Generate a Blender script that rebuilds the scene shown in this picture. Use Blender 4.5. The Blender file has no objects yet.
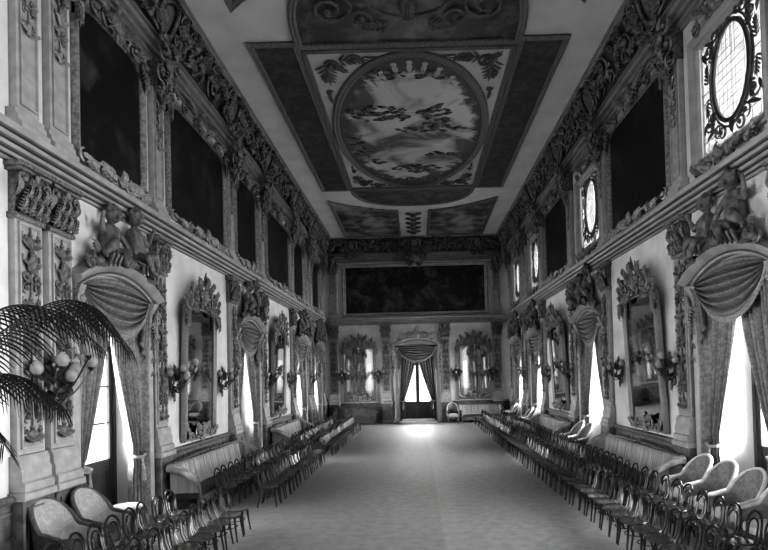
import bpy, math, random
from math import pi, sin, cos, radians, sqrt, atan2, hypot
from mathutils import Matrix, Vector, Euler
random.seed(7)
C = bpy.context.scene
COL = C.collection
W, D, ZC = 6.13, 35.25, 12.0          # half width, depth, ceiling height
Y0 = -3.0

# ------------------------------------------------------------------ materials
def newmat(name):
    m = bpy.data.materials.new(name); m.use_nodes = True
    nt = m.node_tree; nt.nodes.clear()
    out = nt.nodes.new('ShaderNodeOutputMaterial')
    return m, nt, out

def G(v): return (v, v, v, 1)

def mat(name, a, b=None, rough=.6, metal=0., scale=6., detail=4., bump=0., bscale=None, spec=.4, dist=0., stretch=None, coord='Object', lo=.35, hi=.65, ao=0., aod=.15):
    m, nt, out = newmat(name)
    p = nt.nodes.new('ShaderNodeBsdfPrincipled')
    p.inputs['Roughness'].default_value = rough; p.inputs['Metallic'].default_value = metal
    p.inputs['Specular IOR Level'].default_value = spec
    tc = nt.nodes.new('ShaderNodeTexCoord'); mp = nt.nodes.new('ShaderNodeMapping')
    nt.links.new(tc.outputs[coord], mp.inputs[0])
    if stretch: mp.inputs['Scale'].default_value = stretch
    n = nt.nodes.new('ShaderNodeTexNoise'); n.inputs['Scale'].default_value = scale
    n.inputs['Detail'].default_value = detail; n.inputs['Distortion'].default_value = dist
    nt.links.new(mp.outputs[0], n.inputs[0])
    r = nt.nodes.new('ShaderNodeValToRGB')
    r.color_ramp.elements[0].position = lo; r.color_ramp.elements[1].position = hi
    r.color_ramp.elements[0].color = G(a); r.color_ramp.elements[1].color = G(b if b is not None else a)
    nt.links.new(n.outputs[0], r.inputs[0]); nt.links.new(r.outputs[0], p.inputs['Base Color'])
    if ao:  # recess shade from occlusion is multiplied into the base colour
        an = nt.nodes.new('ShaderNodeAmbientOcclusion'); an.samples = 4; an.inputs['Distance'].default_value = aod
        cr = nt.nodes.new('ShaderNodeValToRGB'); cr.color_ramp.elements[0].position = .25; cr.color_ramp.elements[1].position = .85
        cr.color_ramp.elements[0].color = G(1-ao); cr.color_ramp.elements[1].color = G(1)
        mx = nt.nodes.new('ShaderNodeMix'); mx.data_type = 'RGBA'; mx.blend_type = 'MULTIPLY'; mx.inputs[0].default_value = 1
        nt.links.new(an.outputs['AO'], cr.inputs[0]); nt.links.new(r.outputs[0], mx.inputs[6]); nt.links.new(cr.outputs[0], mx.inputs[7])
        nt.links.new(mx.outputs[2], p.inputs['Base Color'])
    if bump:
        n2 = nt.nodes.new('ShaderNodeTexNoise'); n2.inputs['Scale'].default_value = bscale or scale * 3
        n2.inputs['Detail'].default_value = 3
        nt.links.new(mp.outputs[0], n2.inputs[0])
        bp = nt.nodes.new('ShaderNodeBump'); bp.inputs['Strength'].default_value = bump; bp.inputs['Distance'].default_value = .03
        nt.links.new(n2.outputs[0], bp.inputs['Height']); nt.links.new(bp.outputs[0], p.inputs['Normal'])
    nt.links.new(p.outputs[0], out.inputs[0])
    return m

M = {}
M['wall'] = mat('plaster wall', .50, .62, .8, scale=1.6, bump=.15, bscale=30)
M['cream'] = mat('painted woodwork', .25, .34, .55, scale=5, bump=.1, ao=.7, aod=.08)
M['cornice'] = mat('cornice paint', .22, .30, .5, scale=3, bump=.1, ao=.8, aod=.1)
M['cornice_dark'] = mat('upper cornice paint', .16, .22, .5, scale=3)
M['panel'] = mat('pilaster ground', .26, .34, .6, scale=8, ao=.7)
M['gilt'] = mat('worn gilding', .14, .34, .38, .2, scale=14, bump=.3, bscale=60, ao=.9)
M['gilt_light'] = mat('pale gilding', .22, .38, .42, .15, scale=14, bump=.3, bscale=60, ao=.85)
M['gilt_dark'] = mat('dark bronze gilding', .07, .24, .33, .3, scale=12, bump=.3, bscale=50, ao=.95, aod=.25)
M['cove_ground'] = mat('cove ground', .04, .07, .6, scale=6)
M['statue'] = mat('carved figures', .05, .15, .36, .1, scale=9, bump=.2, bscale=40, ao=.9, aod=.2)
M['dado'] = mat('dado panelling', .06, .13, .5, scale=7, bump=.2, ao=.8)
M['ceiling'] = mat('ceiling plaster', .58, .68, .85, scale=1.2, bump=.05)
M['carpet'] = mat('carpet', .16, .22, .6, scale=5, detail=10, bump=.6, bscale=60, spec=.5)
M['darkwood'] = mat('dark polished wood', .008, .018, .25, scale=9, stretch=(1, 1, .2), spec=.35)
M['seatwood'] = mat('polished chair seat', .03, .06, .25, scale=12, spec=.5)
M['door_wood'] = mat('door wood', .02, .04, .4, scale=5, stretch=(1, 1, .15))
M['jamb'] = mat('white painted reveal', .62, .7, .6, scale=4)
M['bronze'] = mat('bronze', .02, .07, .35, .6, scale=14)
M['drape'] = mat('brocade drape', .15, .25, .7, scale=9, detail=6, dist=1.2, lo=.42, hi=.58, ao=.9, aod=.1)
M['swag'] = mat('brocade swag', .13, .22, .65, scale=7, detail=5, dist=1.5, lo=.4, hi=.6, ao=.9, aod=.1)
M['fringe'] = mat('fringe', .16, .3, .8, scale=30)
M['sofa_back'] = mat('striped sofa back', .17, .36, .7, scale=5, stretch=(7, 1, .05), lo=.4, hi=.6)
M['sofa_dark'] = mat('sofa seat velvet', .015, .04, .6, scale=10)
M['sofa_rail'] = mat('sofa rail', .05, .12, .4, scale=12)
M['arm_fabric'] = mat('damask in shade', .11, .17, .7, scale=10, dist=1, lo=.42, hi=.58)  # inner backs coloured dark, as if turned away from their windows
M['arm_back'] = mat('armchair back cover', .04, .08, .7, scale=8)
M['arm_rim'] = mat('backlit armchair silk', .42, .58, .6, scale=8)  # window backlight on rims and seats put into a pale colour
M['marble'] = mat('pale marble', .55, .7, .25, scale=6, dist=2)
M['globe'] = mat('frosted globe', .2, .34, .25, scale=3, spec=.6)
M['palm'] = mat('palm leaf', .003, .010, .6, scale=5, spec=.15)
M['pot'] = mat('glazed pot', .08, .14, .3, scale=3)
M['lead'] = mat('window leading', .015, .03, .5, scale=9)
M['lead_gray'] = mat('thin glazing bars', .14, .2, .5, scale=9)
M['rope'] = mat('rope moulding', .10, .2, .6, scale=22, dist=1, lo=.4, hi=.6, ao=.6)
M['spandrel'] = mat('pale spandrel', .5, .6, .8, scale=2)
M['ribbon'] = mat('painted ornament', .07, .12, .7, scale=9)
M['lobe_scroll'] = mat('faint painted scroll', .08, .14, .7, scale=9)
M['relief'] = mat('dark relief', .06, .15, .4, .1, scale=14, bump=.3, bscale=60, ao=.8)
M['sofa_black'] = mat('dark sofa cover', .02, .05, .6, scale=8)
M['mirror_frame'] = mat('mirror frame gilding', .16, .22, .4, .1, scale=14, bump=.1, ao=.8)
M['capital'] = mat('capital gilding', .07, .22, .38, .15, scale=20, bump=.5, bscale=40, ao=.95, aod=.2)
M['step'] = mat('stone step', .3, .4, .7, scale=5)

def carpet_seam():
    nt=M['carpet'].node_tree; p=next(n for n in nt.nodes if n.type=='BSDF_PRINCIPLED'); src=p.inputs['Base Color'].links[0].from_socket
    tc=nt.nodes.new('ShaderNodeTexCoord'); sx=nt.nodes.new('ShaderNodeSeparateXYZ'); nt.links.new(tc.outputs['Object'],sx.inputs[0])
    r=nt.nodes.new('ShaderNodeValToRGB'); mr=nt.nodes.new('ShaderNodeMapRange'); mr.inputs[1].default_value=-6; mr.inputs[2].default_value=6
    nt.links.new(sx.outputs[0],mr.inputs[0]); nt.links.new(mr.outputs[0],r.inputs[0])
    e=r.color_ramp.elements; x=(.45+6)/12
    e[0].position=x-.003; e[0].color=G(.80); e[1].position=x+.003; e[1].color=G(1.)
    k_=e.new(x); k_.color=G(1.06)
    mx=nt.nodes.new('ShaderNodeMix'); mx.data_type='RGBA'; mx.blend_type='MULTIPLY'; mx.inputs[0].default_value=1
    nt.links.new(src,mx.inputs[6]); nt.links.new(r.outputs[0],mx.inputs[7]); nt.links.new(mx.outputs[2],p.inputs['Base Color'])
carpet_seam()
def mat_mirror():
    m, nt, out = newmat('old mirror glass')
    p = nt.nodes.new('ShaderNodeBsdfPrincipled'); p.inputs['Metallic'].default_value = 1
    p.inputs['Roughness'].default_value = .03
    n = nt.nodes.new('ShaderNodeTexNoise'); n.inputs['Scale'].default_value = 1.5
    r = nt.nodes.new('ShaderNodeValToRGB'); r.color_ramp.elements[0].color = G(.5); r.color_ramp.elements[1].color = G(.68)
    nt.links.new(n.outputs[0], r.inputs[0]); nt.links.new(r.outputs[0], p.inputs['Base Color'])
    nt.links.new(p.outputs[0], out.inputs[0]); return m
M['mirror'] = mat_mirror()

def mat_pane(name, t):
    m, nt, out = newmat(name)
    tr = nt.nodes.new('ShaderNodeBsdfTransparent')
    n = nt.nodes.new('ShaderNodeTexNoise'); n.inputs['Scale'].default_value = 3
    r = nt.nodes.new('ShaderNodeValToRGB'); r.color_ramp.elements[0].color = G(t * .85); r.color_ramp.elements[1].color = G(t)
    nt.links.new(n.outputs[0], r.inputs[0]); nt.links.new(r.outputs[0], tr.inputs[0])
    g = nt.nodes.new('ShaderNodeBsdfGlossy'); g.inputs['Roughness'].default_value = .05
    mx = nt.nodes.new('ShaderNodeMixShader'); mx.inputs[0].default_value = .05
    nt.links.new(tr.outputs[0], mx.inputs[1]); nt.links.new(g.outputs[0], mx.inputs[2])
    nt.links.new(mx.outputs[0], out.inputs[0]); return m
M['pane'] = mat_pane('clear pane', .95)
M['pane_light'] = mat_pane('pale leaded glass', .5)

def mat_oldpainting(name, seed, base=.008, high=.05, scale=1.2, lo=.55, hi=.8, sky=0.):
    m, nt, out = newmat(name)
    p = nt.nodes.new('ShaderNodeBsdfPrincipled'); p.inputs['Roughness'].default_value = .45; p.inputs['Specular IOR Level'].default_value = .25
    tc = nt.nodes.new('ShaderNodeTexCoord'); mp = nt.nodes.new('ShaderNodeMapping'); mp.inputs['Location'].default_value = (seed, seed * 1.7, seed * .6)
    nt.links.new(tc.outputs['Object'], mp.inputs[0])
    n = nt.nodes.new('ShaderNodeTexNoise'); n.inputs['Scale'].default_value = scale; n.inputs['Detail'].default_value = 6
    n.inputs['Distortion'].default_value = .35; n.inputs['Roughness'].default_value = .68
    nt.links.new(mp.outputs[0], n.inputs[0])
    r = nt.nodes.new('ShaderNodeValToRGB'); e = r.color_ramp.elements
    e[0].position = lo; e[0].color = G(base); e[1].position = hi; e[1].color = G(high)
    nt.links.new(n.outputs[0], r.inputs[0])
    nt.links.new(r.outputs[0], p.inputs['Base Color']); nt.links.new(p.outputs[0], out.inputs[0]); return m
for i in range(6): M['canvas%d' % i] = mat_oldpainting('darkened canvas %d' % i, 3.1 * i + 1, .006, .06, 1.1, .52, .78)
M['canvas_end'] = mat_oldpainting('battle canvas', 9.3, .008, .12, 1.3, .48, .8)
M['fresco_dark'] = mat_oldpainting('dark fresco band', 4.4, .035, .075, 2.5, .45, .6)
M['fresco_lobe'] = mat_oldpainting('dark lobe fresco', 5.9, .04, .12, 1.6, .45, .62)
M['fresco_far'] = mat_oldpainting('landscape fresco', 2.2, .04, .34, .55, .44, .60)
M['shade'] = mat_oldpainting('painted figures', 7.7, .03, .22, 5, .42, .6)

def mat_sky():
    # the oval fresco: pale clouds, darker figures, a dark balustrade ring
    m, nt, out = newmat('oval sky fresco')
    p = nt.nodes.new('ShaderNodeBsdfPrincipled'); p.inputs['Roughness'].default_value = .8
    tc = nt.nodes.new('ShaderNodeTexCoord')
    sep = nt.nodes.new('ShaderNodeSeparateXYZ'); nt.links.new(tc.outputs['Object'], sep.inputs[0])
    def ma(op, a, b=None):
        n = nt.nodes.new('ShaderNodeMath'); n.operation = op
        for i, x in enumerate((a, b)):
            if x is None: continue
            if isinstance(x, (int, float)): n.inputs[i].default_value = x
            else: nt.links.new(x, n.inputs[i])
        return n.outputs[0]
    nz = nt.nodes.new('ShaderNodeTexNoise'); nz.inputs['Scale'].default_value = .62; nz.inputs['Detail'].default_value = 7; nz.inputs['Distortion'].default_value = .9
    mp = nt.nodes.new('ShaderNodeMapping'); mp.inputs['Scale'].default_value = (.8, .9, 1); mp.inputs['Location'].default_value = (3.2, 1.1, 0)
    nt.links.new(tc.outputs['Object'], mp.inputs[0]); nt.links.new(mp.outputs[0], nz.inputs[0])
    rr = ma('SQRT', ma('ADD', ma('POWER', ma('DIVIDE', sep.outputs[0], 2.8), 2.), ma('POWER', ma('DIVIDE', sep.outputs[1], 5.2), 2.)))
    r1 = nt.nodes.new('ShaderNodeValToRGB'); e = r1.color_ramp.elements
    e[0].position = .40; e[0].color = G(.12); e[1].position = .56; e[1].color = G(.62)
    nt.links.new(nz.outputs[0], r1.inputs[0])
    n2 = nt.nodes.new('ShaderNodeTexNoise'); n2.inputs['Scale'].default_value = 2.4; n2.inputs['Detail'].default_value = 8; n2.inputs['Roughness'].default_value = .7
    nt.links.new(mp.outputs[0], n2.inputs[0])
    edge = ma('ADD', rr, ma('MULTIPLY', ma('SUBTRACT', n2.outputs[0], .5), .55))
    r2 = nt.nodes.new('ShaderNodeValToRGB'); e = r2.color_ramp.elements
    e[0].position = .78; e[0].color = G(0); e[1].position = .86; e[1].color = G(1)
    nt.links.new(edge, r2.inputs[0])
    mx = nt.nodes.new('ShaderNodeMix'); mx.data_type = 'RGBA'
    nt.links.new(r2.outputs[0], mx.inputs[0]); nt.links.new(r1.outputs[0], mx.inputs[6]); mx.inputs[7].default_value = G(.075)
    nt.links.new(mx.outputs[2], p.inputs['Base Color']); nt.links.new(p.outputs[0], out.inputs[0]); return m
M['sky'] = mat_sky()

# ------------------------------------------------------------------ mesh builder
class MB:
    def __init__(s): s.v = []; s.f = []; s.fn = None
    def add(s, vs, fs):
        b = len(s.v)
        s.v += [s.fn(p) for p in vs] if s.fn else [tuple(p) for p in vs]
        s.f += [tuple(b + i for i in f) for f in fs]
    def box(s, x0, x1, y0, y1, z0, z1):
        s.add([(x0,y0,z0),(x1,y0,z0),(x1,y1,z0),(x0,y1,z0),(x0,y0,z1),(x1,y0,z1),(x1,y1,z1),(x0,y1,z1)],
              [(0,3,2,1),(4,5,6,7),(0,1,5,4),(1,2,6,5),(2,3,7,6),(3,0,4,7)])
    def bbox(s, x0, x1, y0, y1, z0, z1, b=.02):
        # box with its front (max y) edges chamfered
        s.add([(x0,y0,z0),(x1,y0,z0),(x1,y0,z1),(x0,y0,z1),(x0,y1-b,z0),(x1,y1-b,z0),(x1,y1-b,z1),(x0,y1-b,z1),
               (x0+b,y1,z0+b),(x1-b,y1,z0+b),(x1-b,y1,z1-b),(x0+b,y1,z1-b)],
              [(0,1,5,4),(1,2,6,5),(2,3,7,6),(3,0,4,7),(4,5,9,8),(5,6,10,9),(6,7,11,10),(7,4,8,11),(8,9,10,11),(0,3,2,1)])
    def prism(s, prof, x0, x1):
        # profile of (y,z) swept along x
        n = len(prof)
        s.add([(x0,y,z) for y,z in prof] + [(x1,y,z) for y,z in prof],
              [(i,(i+1)%n,n+(i+1)%n,n+i) for i in range(n)] + [tuple(range(n-1,-1,-1)), tuple(range(n,2*n))])
    def tube(s, path, r, n=6, closed=False, cap=True):
        P = [Vector(p) for p in path]; m = len(P)
        R = r if isinstance(r, (list, tuple)) else [r] * m
        up = None; vs = []
        for i in range(m):
            if closed: t = P[(i+1)%m] - P[i-1]
            else: t = P[min(i+1,m-1)] - P[max(i-1,0)]
            if t.length < 1e-9: t = Vector((0,0,1))
            t.normalize()
            if up is None:
                up = Vector((0,1,0)) if abs(t.y) < .8 else Vector((1,0,0))
            a = up - t * up.dot(t)
            if a.length < 1e-6: a = t.orthogonal()
            a.normalize(); b = t.cross(a); up = a
            for k in range(n):
                q = 2*pi*k/n
                vs.append(tuple(P[i] + (a*cos(q) + b*sin(q)) * R[i]))
        fs = []
        for i in range(m if closed else m-1):
            j = (i+1) % m
            for k in range(n):
                l = (k+1) % n
                fs.append((i*n+k, i*n+l, j*n+l, j*n+k))
        if not closed and cap: fs += [tuple(range(n-1,-1,-1)), tuple((m-1)*n+k for k in range(n))]
        s.add(vs, fs)
    def ball(s, c, r, n=8, m=6, e=1.):
        if isinstance(r, (int,float)): r = (r,r,r)
        def g(v): return math.copysign(abs(v)**e, v)
        vs = [(c[0],c[1],c[2]-r[2])]
        for i in range(1,m):
            p = -pi/2 + pi*i/m
            for k in range(n):
                q = 2*pi*k/n
                vs.append((c[0]+r[0]*g(cos(p))*g(cos(q)), c[1]+r[1]*g(cos(p))*g(sin(q)), c[2]+r[2]*g(sin(p))))
        vs.append((c[0],c[1],c[2]+r[2]))
        fs = [(0, 1+(k+1)%n, 1+k) for k in range(n)]
        for i in range(m-2):
            for k in range(n):
                l=(k+1)%n; fs.append((1+i*n+k,1+i*n+l,1+(i+1)*n+l,1+(i+1)*n+k))
        t=len(vs)-1
        fs += [(t, 1+(m-2)*n+k, 1+(m-2)*n+(k+1)%n) for k in range(n)]
        s.add(vs, fs)
    def lathe(s, prof, cx=0, cy=0, n=12):
        vs=[]; m=len(prof)
        for r,z in prof:
            for k in range(n): vs.append((cx+r*cos(2*pi*k/n), cy+r*sin(2*pi*k/n), z))
        fs=[(i*n+k,i*n+(k+1)%n,(i+1)*n+(k+1)%n,(i+1)*n+k) for i in range(m-1) for k in range(n)]
        fs += [tuple(range(n-1,-1,-1)), tuple((m-1)*n+k for k in range(n))]
        s.add(vs,fs)
    def mold(s, path, prof, closed=False):
        # planar path of (x,z); profile (o,y), o along the path's left normal; mitred
        m=len(path); k=len(prof); vs=[]
        for i in range(m):
            a = path[i-1] if (i>0 or closed) else None
            b = path[(i+1)%m] if (i<m-1 or closed) else None
            c = path[i]
            def nrm(p,q):
                dx,dz=q[0]-p[0],q[1]-p[1]; l=hypot(dx,dz) or 1; return (-dz/l,dx/l)
            n1 = nrm(a,c) if a else nrm(c,b); n2 = nrm(c,b) if b else n1
            nx,nz = n1[0]+n2[0], n1[1]+n2[1]; l=hypot(nx,nz) or 1; nx/=l; nz/=l
            cc = max(.35, nx*n1[0]+nz*n1[1])
            for o,y in prof: vs.append((c[0]+nx*o/cc, y, c[1]+nz*o/cc))
        fs=[]
        for i in range(m if closed else m-1):
            j=(i+1)%m
            for q in range(k-1): fs.append((i*k+q,i*k+q+1,j*k+q+1,j*k+q))
        if not closed: fs += [tuple(range(k)), tuple((m-1)*k+q for q in range(k-1,-1,-1))]
        s.add(vs,fs)
    def grid(s, fn, nu, nv):
        vs=[fn(i/nu, j/nv) for j in range(nv+1) for i in range(nu+1)]
        s.add(vs,[(j*(nu+1)+i,j*(nu+1)+i+1,(j+1)*(nu+1)+i+1,(j+1)*(nu+1)+i) for j in range(nv) for i in range(nu)])
    def poly(s, pts, y0, y1):
        # flat slab from an (x,z) outline
        n=len(pts)
        s.add([(x,y0,z) for x,z in pts]+[(x,y1,z) for x,z in pts],
              [tuple(range(n)), tuple(range(2*n-1,n-1,-1))]+[(i,n+i,n+(i+1)%n,(i+1)%n) for i in range(n)])
    # --- ornament
    def scroll(s, cx, cz, r, a0, turns, hand, y=.03, rad=.02, n=5, seg=14, ball=True):
        P=[];R=[]
        for i in range(seg+1):
            t=i/seg; a=a0+hand*turns*2*pi*t; rr=r*(1-.82*t)
            P.append((cx+rr*cos(a), y+rad*1.2*t, cz+rr*sin(a))); R.append(rad*(1-.35*t)*(0.45+.55*min(1,t*5)))
        s.tube(P,R,n)
        if ball: s.ball(P[-1], rad*1.7, 6, 4)
        return P[0]
    def leaf(s, x, z, a, L, w, y=.02, curl=.06, seg=5):
        ca,sa=cos(a),sin(a); vs=[]; 
        for i in range(seg+1):
            t=i/seg; ww=w*sin(pi*min(.97,t*.9+.07))**.8
            px,pz=x+ca*L*t, z+sa*L*t; yy=y+curl*sin(pi*t*.8)
            for o,h in ((-1,0),(-.45,.5),(0,.15),(.45,.5),(1,0)):
                vs.append((px-sa*ww*o, yy+ww*h, pz+ca*ww*o))
        fs=[(i*5+q,i*5+q+1,(i+1)*5+q+1,(i+1)*5+q) for i in range(seg) for q in range(4)]
        s.add(vs,fs)
    def acanthus(s, x, z, a, L, w, y=.02, curl=.08):
        s.leaf(x,z,a,L,w*.2,y,curl*1.2)
        for t in (.02,.18,.34,.5,.64):
            for h in (-1,1):
                s.leaf(x+cos(a)*L*t, z+sin(a)*L*t, a+h*(1.0-.55*t), L*.4*(1-.5*t), w*.15, y+curl*.5*t, curl*.8, 3)
    def build(s, name, smooth=True):
        me = bpy.data.meshes.new(name); me.from_pydata(s.v, [], s.f); me.update()
        if smooth:
            me.polygons.foreach_set('use_smooth', [True]*len(me.polygons))
            try: me.set_sharp_from_angle(angle=radians(38))
            except Exception: pass
        return me

import bmesh
def mesh(name, mb, m, smooth=True):
    me = mb.build(name, smooth) if isinstance(mb, MB) else mb
    bm = bmesh.new(); bm.from_mesh(me); bmesh.ops.recalc_face_normals(bm, faces=bm.faces); bm.to_mesh(me); bm.free()
    me.materials.append(M[m]); return me

def inst(name, me, parent=None, loc=(0,0,0), rz=0, label=None):
    o = bpy.data.objects.new(name, me); COL.objects.link(o); o.location = loc; o.rotation_euler = (0,0,rz)
    if parent: o.parent = parent
    if label: o['label'] = label
    return o
def tag(o, label, cat, group=None):
    o['label'] = label; o['category'] = cat
    if group: o['group'] = group
    return o
def thing(name, label, cat, loc=(0,0,0), rz=0, group=None):
    o = bpy.data.objects.new(name, None); COL.objects.link(o); o.location = loc; o.rotation_euler = (0,0,rz)
    o.empty_display_size = .2
    return tag(o, label, cat, group)
def struct(name, me, loc=(0,0,0), rz=0):
    o = inst(name, me, None, loc, rz); o['kind'] = 'structure'; return o
def pose(wall, s, z=0, y=0):
    # location and rotation of a local frame (x along the wall, y into the room)
    if wall == 'left':  return (-W + y, s, z), -pi/2
    if wall == 'right': return ( W - y, s, z),  pi/2
    return (s, D - y, z), pi
SIDE = {'left': 'left wall', 'right': 'right wall', 'end': 'end wall'}
ORD = ['first','second','third','fourth','fifth','sixth','seventh','eighth','ninth','tenth','eleventh','twelfth','thirteenth','fourteenth','fifteenth',
 'sixteenth','seventeenth','eighteenth','nineteenth','twentieth']
TENS = {2:'twenty',3:'thirty',4:'forty',5:'fifty'}
def ordw(i):
    n = i+1
    if n <= 20: return ORD[i]
    if n % 10 == 0: return TENS[n//10][:-1] + 'ieth'
    return TENS[n//10] + '-' + ORD[n%10-1]

# ------------------------------------------------------------------ layout
DOORS = {'left': [10.95, 19.55, 28.25, 32.9], 'right': [10.4, 18.9, 27.5, 32.35]}
MIRS = {'left': [14.9, 23.35], 'right': [14.2, 22.75]}
DOORS_ALL = {k_: [-0.5, 2.4] + v_ for k_, v_ in DOORS.items()}  # first two: unseen bays behind the camera, opened to let fill light in
PIL = {'left': [8.4, 9.15, 12.7, 17.75, 21.3, 26.35, 30.1, 31.05, 34.7], 'right': [7.85, 8.6, 12.2, 17.1, 20.75, 25.65, 29.4, 30.45, 34.3]}
END_PIL = [-5.4, -2.02, 1.86, 5.22]
WT = .95
# ------------------------------------------------------------------ shell
WTR = 1.3
def wall_mesh(name, x0, x1, z0, z1, holes, m='wall', WT=WT):
    xs = sorted({x0, x1} | {h[0] for h in holes} | {h[1] for h in holes})
    mb = MB()
    for a, b in zip(xs, xs[1:]):
        hs = sorted([(h[2], h[3]) for h in holes if h[0] <= a+1e-6 and h[1] >= b-1e-6])
        z = z0
        for h0, h1 in hs:
            if h0 > z: mb.box(a, b, -WT, 0, z, h0)
            z = h1
        if z < z1: mb.box(a, b, -WT, 0, z, z1)
    return mesh(name, mb, m, False)
WINZ = (7.42, 9.78)
WINS = [-0.5, 2.4, 10.28, 18.6, 27.25, 32.15]  # foremost two are unseen, added to light the room from behind
holes = [(d-1.25, d+1.25, 0, 4.9) for d in DOORS_ALL['left']]
me = wall_mesh('wall_left', -(D+.3), -Y0+0.0, 0, ZC+.3, [(-h[1], -h[0], h[2], h[3]) for h in holes])
struct('wall_left', me, (-W, 0, 0), -pi/2)
holesR = [(d-1.25, d+1.25, 0, 4.9) for d in DOORS_ALL['right']] + [(d-1.02, d+1.02, WINZ[0], WINZ[1]) for d in WINS]
me = wall_mesh('wall_right', Y0, D+.3, 0, ZC+.3, holesR, 'wall', WTR)
struct('wall_right', me, (W, 0, 0), pi/2)
me = wall_mesh('wall_end', -W-WTR, W+WTR, 0, ZC+.3, [(-1.25, 1.25, .0, 4.9)])
struct('wall_end', me, (0, D, 0), pi)
me = wall_mesh('wall_front', -W-WTR, W+WTR, 0, ZC+.3, [])
struct('wall_front', me, (0, Y0, 0), 0)
mb = MB(); mb.box(-W-WTR, W+WTR, Y0-WT, D+WT, -.2, 0); struct('floor', mesh('floor', mb, 'carpet', False))
mb = MB(); mb.box(-W-WTR, W+WTR, Y0-WT, D+WT, ZC, ZC+.25); struct('ceiling', mesh('ceiling', mb, 'ceiling', False))

# mouldings: mid cornice, upper cornice, cove, dado
CORN = [(0,6.42),(.07,6.42),(.07,6.47),(.03,6.475),(.03,6.495),(.10,6.50),(.10,6.555),(.05,6.56),(.05,6.585),(.15,6.60),(.17,6.65),(.10,6.655),(.10,6.68),(.24,6.69),(.27,6.735),(.18,6.74),(.18,6.765),(.33,6.775),(.36,6.83),(.36,6.87),(.30,6.90),(.0,6.93)]
UCORN = [(0,10.55),(.07,10.55),(.07,10.62),(.02,10.625),(.02,10.65),(.12,10.66),(.12,10.73),(.06,10.735),(.06,10.77),(.18,10.78),(.20,10.85),(.12,10.855),(.12,10.88),(.28,10.9),(.32,10.97),(.22,10.975),(.22,11.0),(.37,11.01),(.37,11.06),(.30,11.1),(0,11.1)]
CAPR = [(0,1.24),(.07,1.24),(.09,1.28),(.12,1.30),(.12,1.35),(.08,1.37),(0,1.37)]
BASE = [(0,0),(.08,0),(.08,.2),(.06,.24),(0,.26)]
cove = [(0,11.1)] + [(.26+.5*(1-cos(t*pi/2/8)), 11.1+.9*sin(t*pi/2/8)) for t in range(9)] + [(0,12.0)]
fillet = [(.70,12.0),(.70,11.93),(.78,11.93),(.80,11.97),(.88,11.97),(.88,12.0)]
def run(name, prof, wall, x0, x1, m, kind='structure'):
    mb = MB(); mb.prism(prof, x0, x1); me = mesh(name, mb, m)
    loc, rz = pose(wall, 0)
    o = inst(name, me, None, loc, rz); o['kind'] = 'structure'; return o
k = 0
for wall, x0, x1 in (('left', -D, -Y0), ('right', Y0, D), ('end', -W, W)):
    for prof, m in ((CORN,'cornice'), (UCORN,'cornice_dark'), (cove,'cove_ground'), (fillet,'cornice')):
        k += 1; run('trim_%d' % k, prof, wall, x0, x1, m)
def dado(name, wall, segs):
    mb = MB()
    for a, b in segs:
        mb.box(a, b, -.02, .035, 0, 1.26); mb.prism(CAPR, a, b); mb.prism(BASE, a, b)
        L = b-a; n = max(1, round(L/1.6))
        for i in range(n):
            p0 = a+L*i/n+.12; p1 = a+L*(i+1)/n-.12
            if p1-p0 < .2: continue
            mb.mold([(p0,.36),(p1,.36),(p1,1.14),(p0,1.14)], [(0,.035),(.01,.06),(.04,.06),(.05,.035)], True)
            c = (p0+p1)/2
            for h in (-1,1):
                mb.scroll(c+h*.22,.75,.13,pi/2,1.1,-h,.05,.018)
                mb.leaf(c+h*.1,.75,0 if h>0 else pi,.5,.05,.04)
    loc, rz = pose(wall, 0)
    o = inst(name, mesh(name, mb, 'dado'), None, loc, rz); o['kind']='structure'
def cuts(side):
    segs = []; p = Y0
    for d in sorted(DOORS_ALL[side]):
        if d-1.48 > p: segs.append((p, d-1.48))
        p = d+1.48
    return segs + [(p, D)]
dado('baseboard_right', 'right', cuts('right'))
dado('baseboard_left', 'left', [(-b,-a) for a,b in cuts('left')])
dado('baseboard_end', 'end', [(-W,-1.5),(1.5,W)])

# ------------------------------------------------------------------ pilasters
def relief(mb, z0, z1, w, y, rad=.016):
    # candelabra relief of vases, paired scrolls and leaves
    z = z0; i = 0
    mb.tube([(0,y+.004,z0),(0,y+.004,z1)],rad*.7,5)
    while z < z1-.34:
        if i % 3 == 0:
            mb.ball((0,y,z+.12),(w*.42,.035,.10),8,6); mb.ball((0,y,z+.24),(w*.22,.035,.035),8,4)
            for h in (-1,1):
                mb.leaf(h*.02,z+.02,pi/2+h*-1.1,.22,.04,y); mb.scroll(h*w*.66,z+.2,w*.26,pi/2,1.1,-h,y,rad*.8,ball=False)
            z += .31
        elif i % 3 == 1:
            for h in (-1,1):
                mb.scroll(h*w*.5,z+.10,w*.42,-pi/2,1.2,h,y,rad); mb.scroll(h*w*.44,z+.26,w*.34,pi/2,1.1,-h,y,rad)
                mb.leaf(h*w*.2,z+.16,pi/2-h*1.2,.15,.035,y)
            z += .35
        else:
            mb.acanthus(0,z,pi/2,.34,w*1.5,y,.05)
            for h in (-1,1): mb.leaf(0,z+.02,pi/2-h*.9,.24,.04,y); mb.ball((h*w*.8,y,z+.22),(.025,.03,.05),6,4)
            z += .34
        i += 1
sh = MB(); hw=.29
sh.bbox(-hw,hw,0,.12,1.95,5.6,.015)
sh_fr = [(-hw+.05,2.05),(hw-.05,2.05),(hw-.05,5.52),(-hw+.05,5.52)]
fr = MB(); fr.mold(sh_fr,[(0,.115),(.0,.15),(.03,.15),(.045,.13),(.06,.13),(.06,.115)],True)
rel = MB(); relief(rel, 2.12, 5.48, .23, .135, .024)
pd = MB(); ba = MB()
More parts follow.
